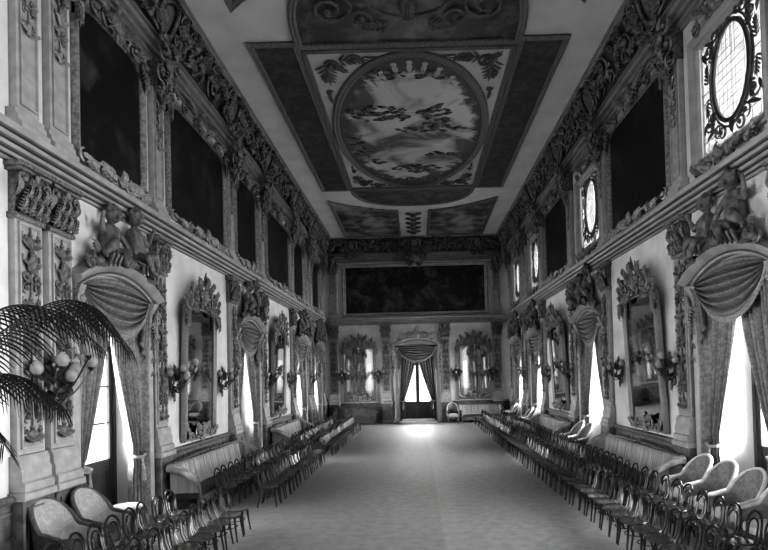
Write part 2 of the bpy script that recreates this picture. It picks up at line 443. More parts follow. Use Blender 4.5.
pd.bbox(-.34,.34,0,.24,0,1.30,.02); ba.bbox(-.36,.36,0,.28,1.28,1.40,.02); pd.bbox(-.36,.36,0,.28,0,.24,.03)
ba.prism([(0,1.4),(.24,1.4),(.25,1.47),(.24,1.53),(.2,1.56),(.2,1.72),(.17,1.76),(.17,1.88),(.13,1.95),(0,1.95)],-.33,.33)
pd.mold([(-.28,.36),(.28,.36),(.28,1.18),(-.28,1.18)],[(0,.235),(0,.265),(.03,.265),(.04,.235)],True)
for h in (-1,1): pd.scroll(h*.12,.7,.1,pi/2,1.2,-h,.25,.015)
ca = MB()
ca.prism([(0,5.56),(.15,5.56),(.17,5.6),(.15,5.65),(0,5.65)],-.32,.32)
ca.prism([(0,5.65),(.10,5.65),(.12,6.0),(.2,6.28),(0,6.28)],-.28,.28)
ca.bbox(-.35,.35,0,.26,6.28,6.34,.01); ca.bbox(-.37,.37,0,.3,6.34,6.42,.01)
for x in (-.24,-.08,.08,.24): ca.acanthus(x,5.64,pi/2,.3,.17,.13,.12)
for x in (-.16,0,.16): ca.acanthus(x,5.84,pi/2,.32,.17,.14,.14)
for h in (-1,1):
    ca.scroll(h*.24,6.16,.12,pi/2,1.3,-h,.22,.026); ca.scroll(h*.08,6.18,.07,pi/2,1.2,h,.22,.018)
    ca.leaf(h*.3,5.9,pi/2-h*.1,.3,.06,.14,.1)
ca.acanthus(0,6.1,pi/2,.26,.16,.22,.05)
PM = dict(shaft=mesh('pilaster_shaft',sh,'panel'), frame=mesh('pilaster_frame',fr,'cream'), relief=mesh('pilaster_relief',rel,'relief'),
          base=mesh('pilaster_base',ba,'cream'), pedestal=mesh('pilaster_pedestal',pd,'dado'), capital=mesh('pilaster_capital',ca,'capital'))
def lower_pilaster(wall, s, label):
    loc, rz = pose(wall, s)
    t = thing('pilaster', label, 'pilaster', loc, rz, 'lower carved pilasters')
    for n, key in (('shaft','shaft'),('panel_frame','frame'),('relief_ornament','relief'),('base','base'),('pedestal','pedestal'),('capital','capital')):
        inst(n, PM[key], t)
# upper
us = MB(); hu=.24
us.bbox(-hu,hu,0,.14,7.25,10.0,.015); us.mold([(-hu+.05,7.35),(hu-.05,7.35),(hu-.05,9.95),(-hu+.05,9.95)],[(0,.135),(0,.165),(.03,.165),(.04,.135)],True)
ub = MB(); ub.prism([(0,6.9),(.26,6.9),(.26,7.02),(.2,7.06),(.2,7.14),(.16,7.18),(.16,7.25),(0,7.25)],-.32,.32)
ur = MB(); relief(ur, 8.5, 9.9, .15, .15, .018)
uc = MB()
uc.prism([(0,9.95),(.2,9.95),(.3,10.3),(.42,10.62),(0,10.62)],-.26,.26)
for h in (-1,1):
    uc.scroll(h*.27,10.25,.2,-pi/2,1.3,h,.34,.045); uc.scroll(h*.22,9.9,.13,pi/2,1.2,-h,.25,.03)
    uc.scroll(h*.32,10.62,.2,pi/2,1.2,-h,.42,.045)
    uc.acanthus(h*.05,9.7,pi/2-h*.35,.5,.22,.2,.14)
uc.acanthus(0,10.0,pi/2,.6,.34,.3,.16); uc.ball((0,.42,10.55),(.16,.12,.2),10,8)
uc.acanthus(0,9.95,-pi/2,.5,.22,.2,.08)
for q in range(5): uc.leaf(0,10.66,pi/2+(q-2)*.45,.34,.07,.42,.08)
UM = dict(shaft=mesh('upper_shaft',us,'cream'), base=mesh('upper_base',ub,'cream'), relief=mesh('upper_relief',ur,'gilt'), capital=mesh('upper_capital',uc,'gilt_dark'))
def upper_pilaster(wall, s, label):
    loc, rz = pose(wall, s)
    t = thing('upper_pilaster', label, 'pilaster', loc, rz, 'upper pilasters below the cove')
    for n, key in (('shaft','shaft'),('base','base'),('relief_ornament','relief'),('mask_capital','capital')):
        inst(n, UM[key], t)
for wall, off in (('left',0),('right',0)):
    for i, y in enumerate(PIL[wall]):
        lower_pilaster(wall, y+off, 'carved pilaster with leafy capital, %s along the %s from the camera end' % (ORD[i], SIDE[wall]))
        upper_pilaster(wall, y+off, 'plain upper pilaster with dark mask capital, %s along the %s' % (ORD[i], SIDE[wall]))
nm = ['in the corner beside the left wall','between the left mirror and the curtained door','between the curtained door and right mirror','in the corner beside the right wall']
for i, x in enumerate(END_PIL):
    lower_pilaster('end', x, 'end wall carved pilaster %s' % nm[i])
for x, q in ((-5.35,'left'),(5.25,'right')):
    upper_pilaster('end', x, 'upper end wall pilaster just %s of the huge battle painting' % q)

# ------------------------------------------------------------------ doors
def door_meshes(hgt, sill, D_=0.):
    class MBD(MB):
        def __init__(s): super().__init__(); s.fn=lambda p:(p[0]*1.136,p[1]-D_,p[2])
    fr = MBD()
    for h in (-1,1): fr.box(min(h*1.1,h*1.02), max(h*1.1,h*1.02), -.5,-.36, 0, hgt)
    fr.box(-1.1,1.1,-.5,-.36,hgt-.08,hgt)
    fr.box(-1.1,1.1,-.5,-.36,3.85,3.98)
    lf = {}
    for h in (-1,1):
        mb = MBD(); a,b = (0.0,1.02) if h>0 else (-1.02,0.0)
        mb.box(a,a+.1,-.46,-.4,.02,3.85); mb.box(b-.1,b,-.46,-.4,.02,3.85)
        mb.box(a,b,-.46,-.4,3.73,3.85); mb.box(a+.1,b-.1,-.455,-.415,.02,1.35)
        mb.mold([(a+.18,.2),(b-.18,.2),(b-.18,1.15),(a+.18,1.15)],[(0,-.415),(0,-.395),(.03,-.395),(.04,-.415)],True)
        for z in (2.15,2.95): mb.box(a+.1,b-.1,-.445,-.415,z-.018,z+.018)
        mb.tube([(a+.05 if h>0 else b-.05,-.4,1.3),(a+.05 if h>0 else b-.05,-.36,1.3),(a+.05 if h>0 else b-.05,-.36,1.42)],.012,5)
        lf[h]=mesh('door_leaf',mb,'door_wood',False)
    pn = MBD(); pn.box(-.93,.93,-.432,-.428,1.35,3.75); pn.box(-1.02,1.02,-.432,-.428,3.98,hgt-.08)
    rv = MB(); rv.fn=lambda p:(p[0]*1.136,p[1],p[2])
    for h in (-1,1): rv.box(min(h*1.101,h*1.095), max(h*1.101,h*1.095), -.36-D_, 0.0, 0, hgt)
    rv.box(-1.1,1.1,-.36-D_,0,hgt-.005,hgt+.001)
    return mesh('door_frame',fr,'door_wood',False), lf, mesh('door_pane',pn,'pane',False), mesh('door_reveal',rv,'jamb',False)
DMR = door_meshes(4.9,0,.7)
DM = door_meshes(4.9,0,.33)
DME = door_meshes(4.9,0,0)
dn = 0
def door(wall, s):
    global dn; dn += 1
    loc, rz = pose(wall, s)
    t = bpy.data.objects.new('door_%d' % dn, None); COL.objects.link(t); t.location = loc; t.rotation_euler=(0,0,rz); t['kind']='structure'
    DM_ = {'right': DMR, 'left': DM, 'end': DME}[wall]
    inst('door_frame', DM_[0], t); inst('door_leaf', DM_[1][-1], t); inst('door_leaf', DM_[1][1], t); inst('pane', DM_[2], t); inst('reveal', DM_[3], t)
# architrave and hood
def arc_pts(x0,x1,zs,zc,n=20):
    w=(x1-x0)/2; c=zc-zs; R=(w*w+c*c)/(2*c); a=math.asin(w/R)
    return [((x0+x1)/2+R*sin(-a+2*a*i/n), zc-R+R*cos(-a+2*a*i/n)) for i in range(n+1)]
ar = MB()
for h in (-1,1):
    x=h*1.25
    ar.mold([(x,0),(x,4.95)] if h<0 else [(x,4.95),(x,0)],[(0,0),(0,.07),(.06,.1),(.12,.1),(.16,.06),(.2,.05),(.2,0)])
    ar.bbox(min(h*1.25,h*1.47),max(h*1.25,h*1.47),0,.16,0,.4)
arc = arc_pts(-1.3,1.3,4.78,5.14)
ar.poly([(-1.3,4.88)]+arc+[(1.3,4.88)],0,.03)
hd = MB()
path = [(-1.44,4.72)]+arc_pts(-1.33,1.33,4.78,5.16)+[(1.44,4.72)]
hd.mold(path,[(0,0),(0,.14),(.04,.16),(.04,.19),(.07,.15),(.09,.2),(.14,.24),(.17,.3),(.21,.32),(.25,.3),(.28,0)])
for h in (-1,1):      # consoles with volutes
    hd.prism([(0,4.3),(.05,4.3),(.08,4.5),(.18,4.68),(.22,4.8),(0,4.8)],min(h*1.26,h*1.42),max(h*1.26,h*1.42))
    hd.scroll(h*1.40,4.55,.11,pi/2,1.3,-h,.2,.03); hd.acanthus(h*1.40,4.4,-pi/2,.45,.2,.08,.1)
CONS = {}
for h in (-1,1):      # hanging carved drops at the jambs
    cons = MB(); cons.acanthus(h*1.40,4.3,-pi/2,.5,.2,.05,.08)
    for z in (3.9,3.6,3.3): cons.ball((h*1.40,.06,z),(.07,.05,.09),6,5); cons.leaf(h*1.40,z,-pi/2+.6,.2,.04,.05); cons.leaf(h*1.40,z,-pi/2-.6,.2,.04,.05)
    CONS[h] = mesh('carved_drops',cons,'gilt_dark')
HM = dict(arch=mesh('door_architrave',ar,'cream'), hood=mesh('door_hood',hd,'cornice'))

# figure group on the hood -----------------------------------------------------
def limb(mb, a, b, r0, r1, n=8):
    a=Vector(a); b=Vector(b); P=[a.lerp(b,t) for t in (0,.33,.66,1)]
    mb.tube(P,[r0,r0*.8+r1*.2+.008,r0*.3+r1*.7,r1],n); mb.ball(a,r0,n,6); mb.ball(b,r1,n,6)
def figure(side):
    # a plump winged child in a half reclining seat, one arm raised
    mb = MB(); h = side
    pel=(h*.42,.26,.15); ch=(h*.34,.24,.5); nk=(h*.32,.25,.66); hdp=(h*.30,.29,.84)
    limb(mb,pel,ch,.17,.17,10); limb(mb,ch,nk,.14,.07)
    mb.ball(hdp,(.135,.145,.16),12,10)
    mb.ball((hdp[0],hdp[1]+.14,hdp[2]-.01),(.02,.035,.025),6,4)          # nose
    for e in (-1,1):
        mb.ball((hdp[0]+e*.06,hdp[1]+.12,hdp[2]-.06),(.045,.04,.04),6,5)  # cheeks
        mb.ball((hdp[0]+e*.13,hdp[1],hdp[2]-.02),(.02,.03,.04),6,4)       # ears
        mb.ball((hdp[0]+e*.05,hdp[1]+.125,hdp[2]+.035),(.035,.02,.012),6,4)   # brows
    mb.ball((hdp[0],hdp[1]+.13,hdp[2]-.075),(.04,.02,.014),6,4)
    random.seed(5)
    for i in range(26):
        a=random.uniform(0,2*pi); b=random.uniform(.1,1.3)
        mb.ball((hdp[0]+.14*cos(a)*cos(b), hdp[1]-.03+.14*sin(a)*cos(b)*.9, hdp[2]+.03+.15*sin(b)),.04,6,4)
    # legs
    limb(mb,pel,(h*.62,.48,.22),.12,.095); limb(mb,(h*.62,.48,.22),(h*.86,.42,.0),.085,.05); limb(mb,(h*.86,.42,.0),(h*.93,.5,-.05),.05,.035)
    limb(mb,(h*.36,.3,.12),(h*.30,.52,.12),.11,.09); limb(mb,(h*.30,.52,.12),(h*.42,.55,-.12),.08,.05); limb(mb,(h*.42,.55,-.12),(h*.46,.62,-.16),.05,.035)
    # arms
    sa=(h*.5,.25,.57); sb=(h*.2,.27,.57)
    limb(mb,ch,sa,.12,.08); limb(mb,sa,(h*.7,.3,.45),.075,.055); limb(mb,(h*.7,.3,.45),(h*.78,.36,.66),.055,.035); mb.ball((h*.79,.38,.7),(.04,.04,.05),6,5)
    for q in range(4): limb(mb,(h*.79+(q-1.5)*.02,.39,.72),(h*.80+(q-1.5)*.03,.41,.79),.014,.01,5)
    limb(mb,ch,sb,.12,.08); limb(mb,sb,(h*.08,.36,.4),.07,.055); limb(mb,(h*.08,.36,.4),(h*.02,.42,.24),.05,.035); mb.ball((h*.01,.43,.2),(.04,.04,.05),6,5)
    for q in range(4): limb(mb,(h*.01+(q-1.5)*.02,.44,.18),(h*.0+(q-1.5)*.025,.46,.12),.014,.01,5)
    me = mb.build('cherub')
    o = bpy.data.objects.new('tmp', me); COL.objects.link(o)
    md = o.modifiers.new('r','REMESH'); md.mode='VOXEL'; md.voxel_size=.016; md.use_smooth_shade=True
    md2 = o.modifiers.new('s','SMOOTH'); md2.iterations=2; md2.factor=.5
    dg = bpy.context.evaluated_depsgraph_get(); me2 = bpy.data.meshes.new_from_object(o.evaluated_get(dg))
    bpy.data.objects.remove(o); me2.materials.clear(); me2.materials.append(M['statue']); me2.name='cherub_figure'
    me2.polygons.foreach_set('use_smooth',[True]*len(me2.polygons))
    return me2
FIG = {h: figure(h) for h in (-1,1)}
bs = MB()      # clouds, drapery and scrolls under the figures
for h in (-1,1):
    bs.scroll(h*1.02,-.14,.17,pi/2,1.4,-h,.3,.045); bs.scroll(h*1.26,-.26,.12,pi/2,1.3,-h,.3,.035)
    bs.acanthus(h*.95,-.12,pi/2-h*.8,.42,.3,.25,.1)
    bs.ball((h*.5,.25,-.02),(.38,.22,.13),12,8); bs.ball((h*.98,.25,-.2),(.3,.16,.10),10,8)
    for q in range(5): bs.tube([(h*(.22+.13*q),.3,.1),(h*(.28+.14*q),.48,-.02),(h*(.34+.15*q),.44,-.16-.03*q)],[.03,.045,.02],6)
bs.ball((0,.22,.0),(.4,.2,.14),12,8)
BSM = mesh('figure_base',bs,'statue')

# curtain ----------------------------------------------------------------------
def drape_mesh(h, zt=4.95, tie=1.42):
    mb = MB(); A=.075; nf=6
    def f(u,v):
        z = zt*(1-v)
        if z > tie:
            t=(zt-z)/(zt-tie); q=max(0,(t-.2)/.8)
            xi=.03+.86*q**1.15; xo=1.23
        else:
            t=(tie-z)/tie; xi=.89-.10*sin(min(1,t*2.2)*pi/2); xo=1.23
        x = xi+(xo-xi)*u; w=(xo-xi)
        amp = A*min(1,w/.5+.3)
        y = -.18+amp*sin(2*pi*nf*u+1.4*v)+ (.03 if abs(z-tie)>.1 else -.0)+.02*sin(2*pi*3*u+5*v)
        e=min(1,max(0,(u-.86)/.12)); y=y*(1-e)+.075*e
        return (h*x, y, z+.005)
    mb.grid(f, 84, 40); return mesh('drape',mb,'drape')
DR = {h: drape_mesh(h) for h in (-1,1)}
TB = {}
for h in (-1,1):
    tb = MB(); tb.fn=lambda p:(p[0]*.95,p[1]-.32,p[2])
    tb.tube([(h*.86,.12,1.46),(h*.84,.3,1.40),(h*1.0,.36,1.38),(h*1.2,.33,1.42),(h*1.3,.12,1.52)],.035,6)
    tb.tube([(h*1.0,.36,1.38),(h*1.02,.38,1.15)],[.015,.03],6); tb.ball((h*1.02,.38,1.12),(.045,.045,.05),6,5); tb.lathe([(.03,.86),(.06,.87),(.035,1.08)],h*1.02,.38,8)
    TB[h] = mesh('tieback',tb,'fringe')

sw = MB()
def fsw(u,v):
    a=2*u-1; x=a*1.24
    zt=4.84+.28*(1-a*a); q=(1-a*a)**.75
    z=zt-(.02+v)*(.04+1.04*q)+.0*v
    # swag folds radiate from the upper corners and pool at the middle
    y=.10+.13*(1-a*a)*sin(pi*min(1,v*1.05))+.065*sin(2*pi*6.5*v**.85+.6*a)*(1-.55*abs(a)**3)*min(1,v*6)
    return (x*(1-.05*v),y,z)
sw.grid(fsw,40,60)
SWM = mesh('swag',sw,'swag')
fg = MB()
pts=[fsw(i/40,1.) for i in range(41)]
fg.tube([(p[0],p[1],p[2]-.02) for p in pts],.03,5)
fg.grid(lambda u,v: (fsw(u,1.)[0], fsw(u,1.)[1]+.012*sin(u*240), fsw(u,1.)[2]-.02-.1*v), 120, 1)
FGM = mesh('swag_fringe',fg,'fringe')
JBM = {}
for h in (-1,1):
    jb = MB()
    def fj(u,v,h=h):
        z=4.75-1.45*v*(.55+.45*u); x=1.12+.34*u-.03*v
        return ((h*x*.88),.09+.04*sin(2*pi*3.5*u+v*2)-.06*v,z)
    jb.grid(fj,40,14); JBM[h] = mesh('cascade',jb,'swag')

def door_set(wall, s, where, end=False):
    door(wall, s)
    loc, rz = pose(wall, s)
    t = thing('door_surround', 'carved arched surround of the door %s' % where, 'door surround', loc, rz, 'arched door surrounds')
    inst('architrave', HM['arch'], t); inst('hood', HM['hood'], t); [inst('carved_drop', CONS[h], t) for h in (-1,1)]
    if end: t.scale = (1.12, 1, 1.03)
    c = thing('door_curtain', 'swagged brocade curtain at the door %s' % where, 'curtain', loc, rz, 'tied back door curtains')
    inst('drape', DR[-1], c); inst('drape', DR[1], c); [inst('tieback', TB[h], c) for h in (-1,1)]
    s_ = inst('swag', SWM, c); inst('fringe', FGM, s_); [inst('cascade', JBM[h], c) for h in (-1,1)]
    loc2, _ = pose(wall, s, 5.48)
    if not end:
        g = thing('cherub_sculpture', 'carved cherub pair above the door %s' % where, 'sculpture', loc2, rz, 'carved cherubs over the doors')
        inst('scroll_base', BSM, g); inst('cherub_figure', FIG[-1], g, (-.08,-.07,.02)).scale=(1.15,1.1,1.2); inst('cherub_figure', FIG[1], g, (.1,-.07,-.06)).scale=(1.05,1.1,1.08)
OFF = {'left': .1, 'right': -.1}
dw = {0:'closest to the camera', 1:'between the two mirrors', 2:'just past both mirrors', 3:'nearest the end wall'}
for wall in ('left','right'):
    for i, y in enumerate(DOORS[wall]):
        door_set(wall, y, '%s on the %s' % (dw[i], SIDE[wall]))
    for y in DOORS_ALL[wall][:2]: door(wall, y)
door_set('end', 0.0, 'in the middle of the end wall', True)
ce = MB()
for h in (-1,1):
    ce.fn=lambda p:(p[0]*1.1,p[1],p[2]-.12)
    ce.scroll(h*.42,5.85,.24,-pi/2,1.4,h,.3,.05); ce.scroll(h*.95,5.55,.2,pi/2,1.3,-h,.3,.045); ce.acanthus(h*.5,5.72,pi/2-h*1.2,.7,.25,.3,.12)
    ce.scroll(h*1.4,5.2,.16,pi/2,1.3,-h,.3,.04)
ce.ball((0,.3,5.85),(.22,.12,.26),12,8); ce.acanthus(0,6.0,pi/2,.38,.3,.3,.1)
for q in range(7): ce.leaf(0,5.85,pi/2+(q-3)*.5,.4,.07,.3,.08)
o = inst('door_crest', mesh('door_crest',ce,'gilt'), None, *pose('end',0)); tag(o,'scrolled shell crest on the end wall door hood','ornament')
st = MB(); st.bbox(-1.2,1.2,.01,.8,0,.13,.02); st.bbox(-1.05,1.05,.01,.5,.13,.26,.02)
o = inst('door_step', mesh('door_step',st,'step'), None, *pose('end',0)); tag(o,'pale two-tread step before the end wall door','step')

# ------------------------------------------------------------------ mirrors
def mirror_meshes(w=1.06, z0=1.45, z1=5.05):
    fr=MB()
    out=[(-w,z0),(w,z0),(w,z1-.22),(w-.06,z1-.04)]+[(a,b) for a,b in reversed(arc_pts(-w+.2,w-.2,z1,z1+.1,8))]+[(-w+.06,z1-.04),(-w,z1-.22)]
    fr.mold(out,[(0,0),(0,.10),(.03,.14),(.07,.12),(.11,.07),(.15,.11),(.18,.10),(.18,.0)],True)
    gl=MB(); iw=w-.17
    gl.poly([(-iw,z0+.17),(iw,z0+.17),(iw,z1-.22),(iw-.06,z1-.12),(0,z1-.05),(-iw+.06,z1-.12),(-iw,z1-.22)],.05,.07)
    cr=MB()
    for h in (-1,1):
        cr.scroll(h*.27,z1+.36,.23,-pi/2,1.4,h,.14,.055); cr.scroll(h*.62,z1+.22,.23,pi/2,1.4,-h,.14,.055)
        cr.scroll(h*.95,z1+.02,.19,pi/2,1.3,-h,.14,.045); cr.scroll(h*1.06,z1-.36,.14,-pi/2,1.2,h,.12,.035); cr.scroll(h*.2,z1+.08,.15,pi/2,1.2,h,.16,.04)
        cr.acanthus(h*.3,z1+.45,pi/2-h*.7,.42,.4,.14,.1); cr.acanthus(h*.75,z1+.3,pi/2-h*.5,.34,.36,.14,.08); cr.acanthus(h*.4,z1+.0,(-.3 if h>0 else pi+.3),.5,.3,.14,.08)
        cr.acanthus(h*1.06,z1-.1,-pi/2,.55,.3,.12,.08); cr.acanthus(h*1.0,z1+.1,pi/2-h*.2,.26,.3,.12,.08)
        for q,(x,z) in enumerate(((.45,.5),(.8,.45),(1.08,.2),(.12,.2))): cr.ball((h*x,.14,z1+z),(.06,.06,.06),6,5)
    cr.ball((0,.16,z1+.3),(.17,.12,.22),12,8); cr.acanthus(0,z1+.45,pi/2,.42,.5,.16,.1)
    cr.tube([(0,.16,z1+.6),(0,.2,z1+.98)],[.07,.012],6); cr.tube([(-.16,.14,z1+.62),(-.2,.18,z1+.84)],[.05,.01],6)
    ft=MB()
    for h in (-1,1):
        ft.scroll(h*.28,z0+.2,.17,pi/2,1.4,-h,.13,.035); ft.scroll(h*.64,z0+.12,.13,-pi/2,1.3,h,.13,.03)
        ft.acanthus(h*.1,z0+.22,pi/2-h*1.0,.42,.3,.13,.06); ft.acanthus(h*.8,z0+.1,pi/2-h*.8,.3,.3,.13,.06)
    ft.acanthus(0,z0+.06,pi/2,.36,.4,.14,.06); ft.ball((0,.15,z0+.04),(.13,.08,.1),8,6)
    return [mesh('mirror_frame',fr,'mirror_frame'),mesh('mirror_glass',gl,'mirror',False),mesh('mirror_crest',cr,'capital'),mesh('mirror_foot',ft,'gilt')]
MM = mirror_meshes()
def mirror(wall, s, label):
    loc, rz = pose(wall, s, 0, .03)
    t = thing('wall_mirror', label, 'mirror', loc, rz, 'tall gilt wall mirrors')
    for n, me in zip(('frame','glass','crest','foot_ornament'), MM): inst(n, me, t)
    if wall != 'end':      # the long mirrors hang tilted forward from their foot
        a = radians(2.6 if wall=='right' else 1.6)
        t.rotation_euler = Euler((-a,0,rz),'XYZ')
        t.location = Vector(loc) + (Matrix.Rotation(rz,4,'Z') @ Vector((0,-sin(a)*1.45,0)))
for wall in ('left','right'):
    for i, y in enumerate(MIRS[wall]):
        mirror(wall, y, 'tall crested mirror %s on the %s' % (('nearer to the camera','farther from the camera')[i], SIDE[wall]))
mirror('end', -3.74, 'tall crested mirror left of the end wall door'); mirror('end', 3.7, 'tall crested mirror right of the end wall door')
# mirror front faces of end wall ones are also in the room frame

# ------------------------------------------------------------------ sconces
bk=MB(); bk.ball((0,.04,.1),(.09,.04,.3),8,8)
bk.scroll(0,-.28,.16,pi/2,1.3,1,.08,.03); bk.scroll(.02,.3,.13,-pi/2,1.2,-1,.08,.025); bk.acanthus(0,.1,pi/2,.5,.22,.06,.1); bk.acanthus(0,-.1,-pi/2,.5,.2,.06,.08)
for q in range(6): bk.acanthus(0,.12,pi/2+(q-2.5)*.55,.36,.16,.12,.1)
armm=MB(); gl=[]; cups=MB()
for a,l,zz in ((-1.25,.5,.0),(-.65,.62,.12),(0,.68,.3),(.65,.62,.12),(1.25,.5,.0),(0,.4,-.12)):
    dx,dy=sin(a),cos(a)
    P=[]
    for i in range(11):
        t=i/10; P.append((dx*l*t, .08+dy*l*t, -.05-.22*sin(pi*t*1.15)+ (zz+.1)*t))
    armm.tube(P,.016,5); e=P[-1]
    armm.scroll(dx*l*.5,-.12+zz*.3,.09,0,1.2,1,.08+dy*l*.5,.012)
    armm.leaf(dx*l*.4,-.1+zz*.2,pi/2+.5,.2,.04,.08+dy*l*.4,.04)
    gl.append(e)
cups.lathe([(.012,-.02),(.05,.02),(.055,.05),(.02,.055)],0,0,8)
bud=MB(); bud.lathe([(.03,0),(.075,.03),(.10,.09),(.098,.14),(.07,.19),(.045,.21),(.055,.235)],0,0,12)
SC=dict(back=mesh('sconce_back',bk,'bronze'),arm=mesh('sconce_arm',armm,'bronze'),cups=mesh('sconce_cup',cups,'bronze'),globe=mesh('sconce_globe',bud,'globe'))
def sconce(wall, s, z, label, sc=1.):
    loc, rz = pose(wall, s, z, .02)
    t = thing('wall_sconce', label, 'wall lamp', loc, rz, 'bronze wall sconces with frosted globes'); t.scale=(sc,)*3
    inst('backplate',SC['back'],t); a=inst('arms',SC['arm'],t); [inst('cup',SC['cups'],a,(e[0],e[1],e[2])) for e in gl]
    for e in gl: inst('globe',SC['globe'],t,(e[0],e[1],e[2]+.04))
for wall in ('left','right'):
    w=SIDE[wall]
    ys={'left':(8.8,13.3,16.55,21.75,25.35,30.6),'right':(8.2,12.75,16.0,21.1,24.65,29.9)}[wall]
    qs=('on the carved pilasters nearest the camera on the ','on the near side of the first mirror, ','on the far side of the first mirror, ',
        'on the near side of the second mirror, ','on the far side of the second mirror, ','between the last two doors, ')
    lst=[(y_,q_+w,2.98,1. if i_==0 else .85) for i_,(y_,q_) in enumerate(zip(ys,qs))]
    if wall=='right': lst=lst[1:]
    for y,q,z,sc in lst: sconce(wall,y,z,'bronze sconce '+q,sc)
for x,q in ((-4.9,'left of the left mirror on end wall'),(-2.55,'between left mirror and door on end wall'),(2.5,'between door and right mirror on end wall'),(4.9,'right of the right mirror on end wall')):
    sconce('end',x,3.05,'bronze sconce with pale globes '+q,.85)

# ------------------------------------------------------------------ upper paintings and windows
def painting_meshes(w, z0, z1, canvas, tag_):
    fr=MB(); fr.mold([(-w,z0),(w,z0),(w,z1),(-w,z1)],[(0,0),(0,.1),(.03,.14),(.08,.12),(.11,.08),(.14,.09),(.15,.05)],True)
    cv=MB(); cv.box(-w+.1,w-.1,.03,.05,z0+.1,z1-.1)
    cr=MB()
    n=max(1,int(w/.8))
    for h in (-1,1):
        cr.scroll(h*.3,z1+.06,.2,-pi/2,1.3,h,.14,.045); cr.scroll(h*w*.55,z1+.0,.17,pi/2,1.3,-h,.14,.04)
        cr.scroll(h*(w-.1),z1-.12,.18,pi/2,1.3,-h,.14,.04); cr.acanthus(h*w*.75,z1+.05,pi/2-h*1.1,.5,.26,.14,.08)
        cr.acanthus(h*.3,z1+.1,pi/2-h*1.2,w*.4,.26,.14,.08); cr.acanthus(h*(w-.05),z1-.2,-pi/2,.55,.2,.12,.06)
        cr.poly([(0,z1-.1),(h*w,z1-.1),(h*w,z1-.5),(h*(w-.35),z1-.22),(h*(w-.8),z1-.12)],.04,.1)
    cr.ball((0,.16,z1+.1),(.26,.14,.22),12,8); cr.acanthus(0,z1+.2,pi/2,.32,.26,.16,.08)
    for q in range(5): cr.leaf(0,z1+.05,-pi/2+(q-2)*.5,.35,.07,.14,.06)
    ft=MB()
    for h in (-1,1):
        ft.scroll(h*.28,z0-.06,.18,pi/2,1.3,-h,.2,.04); ft.scroll(h*(w*.5),z0-.05,.16,-pi/2,1.3,h,.18,.035)
        ft.acanthus(h*.25,z0-.1,pi/2-h*1.35,.6,.3,.18,.1); ft.acanthus(h*w*.6,z0-.12,pi/2-h*1.35,.5,.28,.16,.1)
        for q in range(3): ft.scroll(h*w*(.28+.2*q),z0+(.02 if q%2 else -.08),.11,(pi/2 if q%2 else -pi/2),1.3,(-h if q%2 else h),.2,.03)
        ft.scroll(h*(w-.12),z0+.02,.16,pi/2,1.2,-h,.16,.035)
    ft.acanthus(0,z0-.15,pi/2,.34,.4,.2,.1)
    return [mesh('painting_frame',fr,'gilt'),mesh('painting_canvas',cv,canvas,False),mesh('painting_crest',cr,'gilt_dark'),mesh('painting_foot',ft,'gilt_light')]
def painting(wall, s, w, z0, z1, canvas, label, grp):
    loc, rz = pose(wall, s)
    t = thing('framed_painting', label, 'painting', loc, rz, grp)
    for n, me in zip(('frame','canvas','crest','foot_ornament'), painting_meshes(w,z0,z1,canvas,'')): inst(n, me, t)
UPL=[(10.9,1.25),(15.3,2.0),(19.5,1.25),(24.0,2.0),(27.95,1.2),(32.55,1.2)]
for i,(y,w) in enumerate(UPL):
    painting('left',y,w,7.15,10.25,'canvas%d'%i,'dark framed painting, %s along the upper left wall'%ORD[i],'dark paintings on the upper left wall')
for i,(y,w) in enumerate(((14.6,1.95),(23.0,1.9))):
    painting('right',y,w,7.15,10.35,'canvas%d'%(i+2),'dark framed painting %s on the upper right wall'%('between the two nearest leaded windows','between second and third leaded windows')[i],'dark paintings on the upper right wall')
# leaded windows
wf=MB(); wf.mold([(-1.28,7.18),(1.28,7.18),(1.28,10.0),(-1.28,10.0)],[(0,0),(0,.12),(.05,.15),(.1,.13),(.16,.06),(.22,.06),(.25,.02),(.27,-.06)],True)
wp=MB(); wp.box(-1.02,1.02,-.062,-.058,WINZ[0],WINZ[1])
wl=MB(); cz=8.72; rx,rz_=.58,.92
ov=[(rx*cos(2*pi*i/36),cz+rz_*sin(2*pi*i/36)) for i in range(36)]
wl.mold(ov,[(-.05,-.05),(-.05,-.005),(.03,-.005),(.03,-.05)],True)
ov2=[((rx+.12)*cos(2*pi*i/36),cz+(rz_+.12)*sin(2*pi*i/36)) for i in range(36)]
wl.mold(ov2,[(-.02,-.05),(-.02,-.015),(.02,-.015),(.02,-.05)],True)
for h in (-1,1):
    for v in (-1,1):
        wl.scroll(h*.72,cz+v*.72,.17,0 if h>0 else pi,1.3,h*v,-.03,.03); wl.scroll(h*.45,cz+v*1.02*.95,.15,pi/2*v,1.2,-h*v,-.03,.026)
        wl.acanthus(h*.62,cz+v*.5,pi/2*v+h*.1,.4,.2,-.04,.02); wl.acanthus(h*.8,cz+v*.15,pi/2*v,.45,.16,-.04,.02)
        wl.leaf(h*.5,cz+v*.85,(0 if h>0 else pi)+.4*v*h,.4,.05,-.04,.02); wl.leaf(h*.82,cz+v*.6,pi/2*v-.5*h*v,.3,.05,-.04,.02)
    wl.scroll(h*.3,cz-1.1,.16,0,1.2,h,-.03,.028); wl.scroll(h*.3,cz+.98,.13,0,1.2,-h,-.03,.028)
wl.acanthus(0,cz+.9,pi/2,.2,.3,-.04,.02); wl.acanthus(0,cz-.95,-pi/2,.25,.34,-.04,.02)
for a,b in (((-1.02,cz),(-rx,cz)),((rx,cz),(1.02,cz)),((0,WINZ[0]),(0,cz-rz_)),((0,cz+rz_),(0,WINZ[1]))):
    wl.tube([(a[0],-.04,a[1]),(b[0],-.04,b[1])],.012,4)
gb=MB()
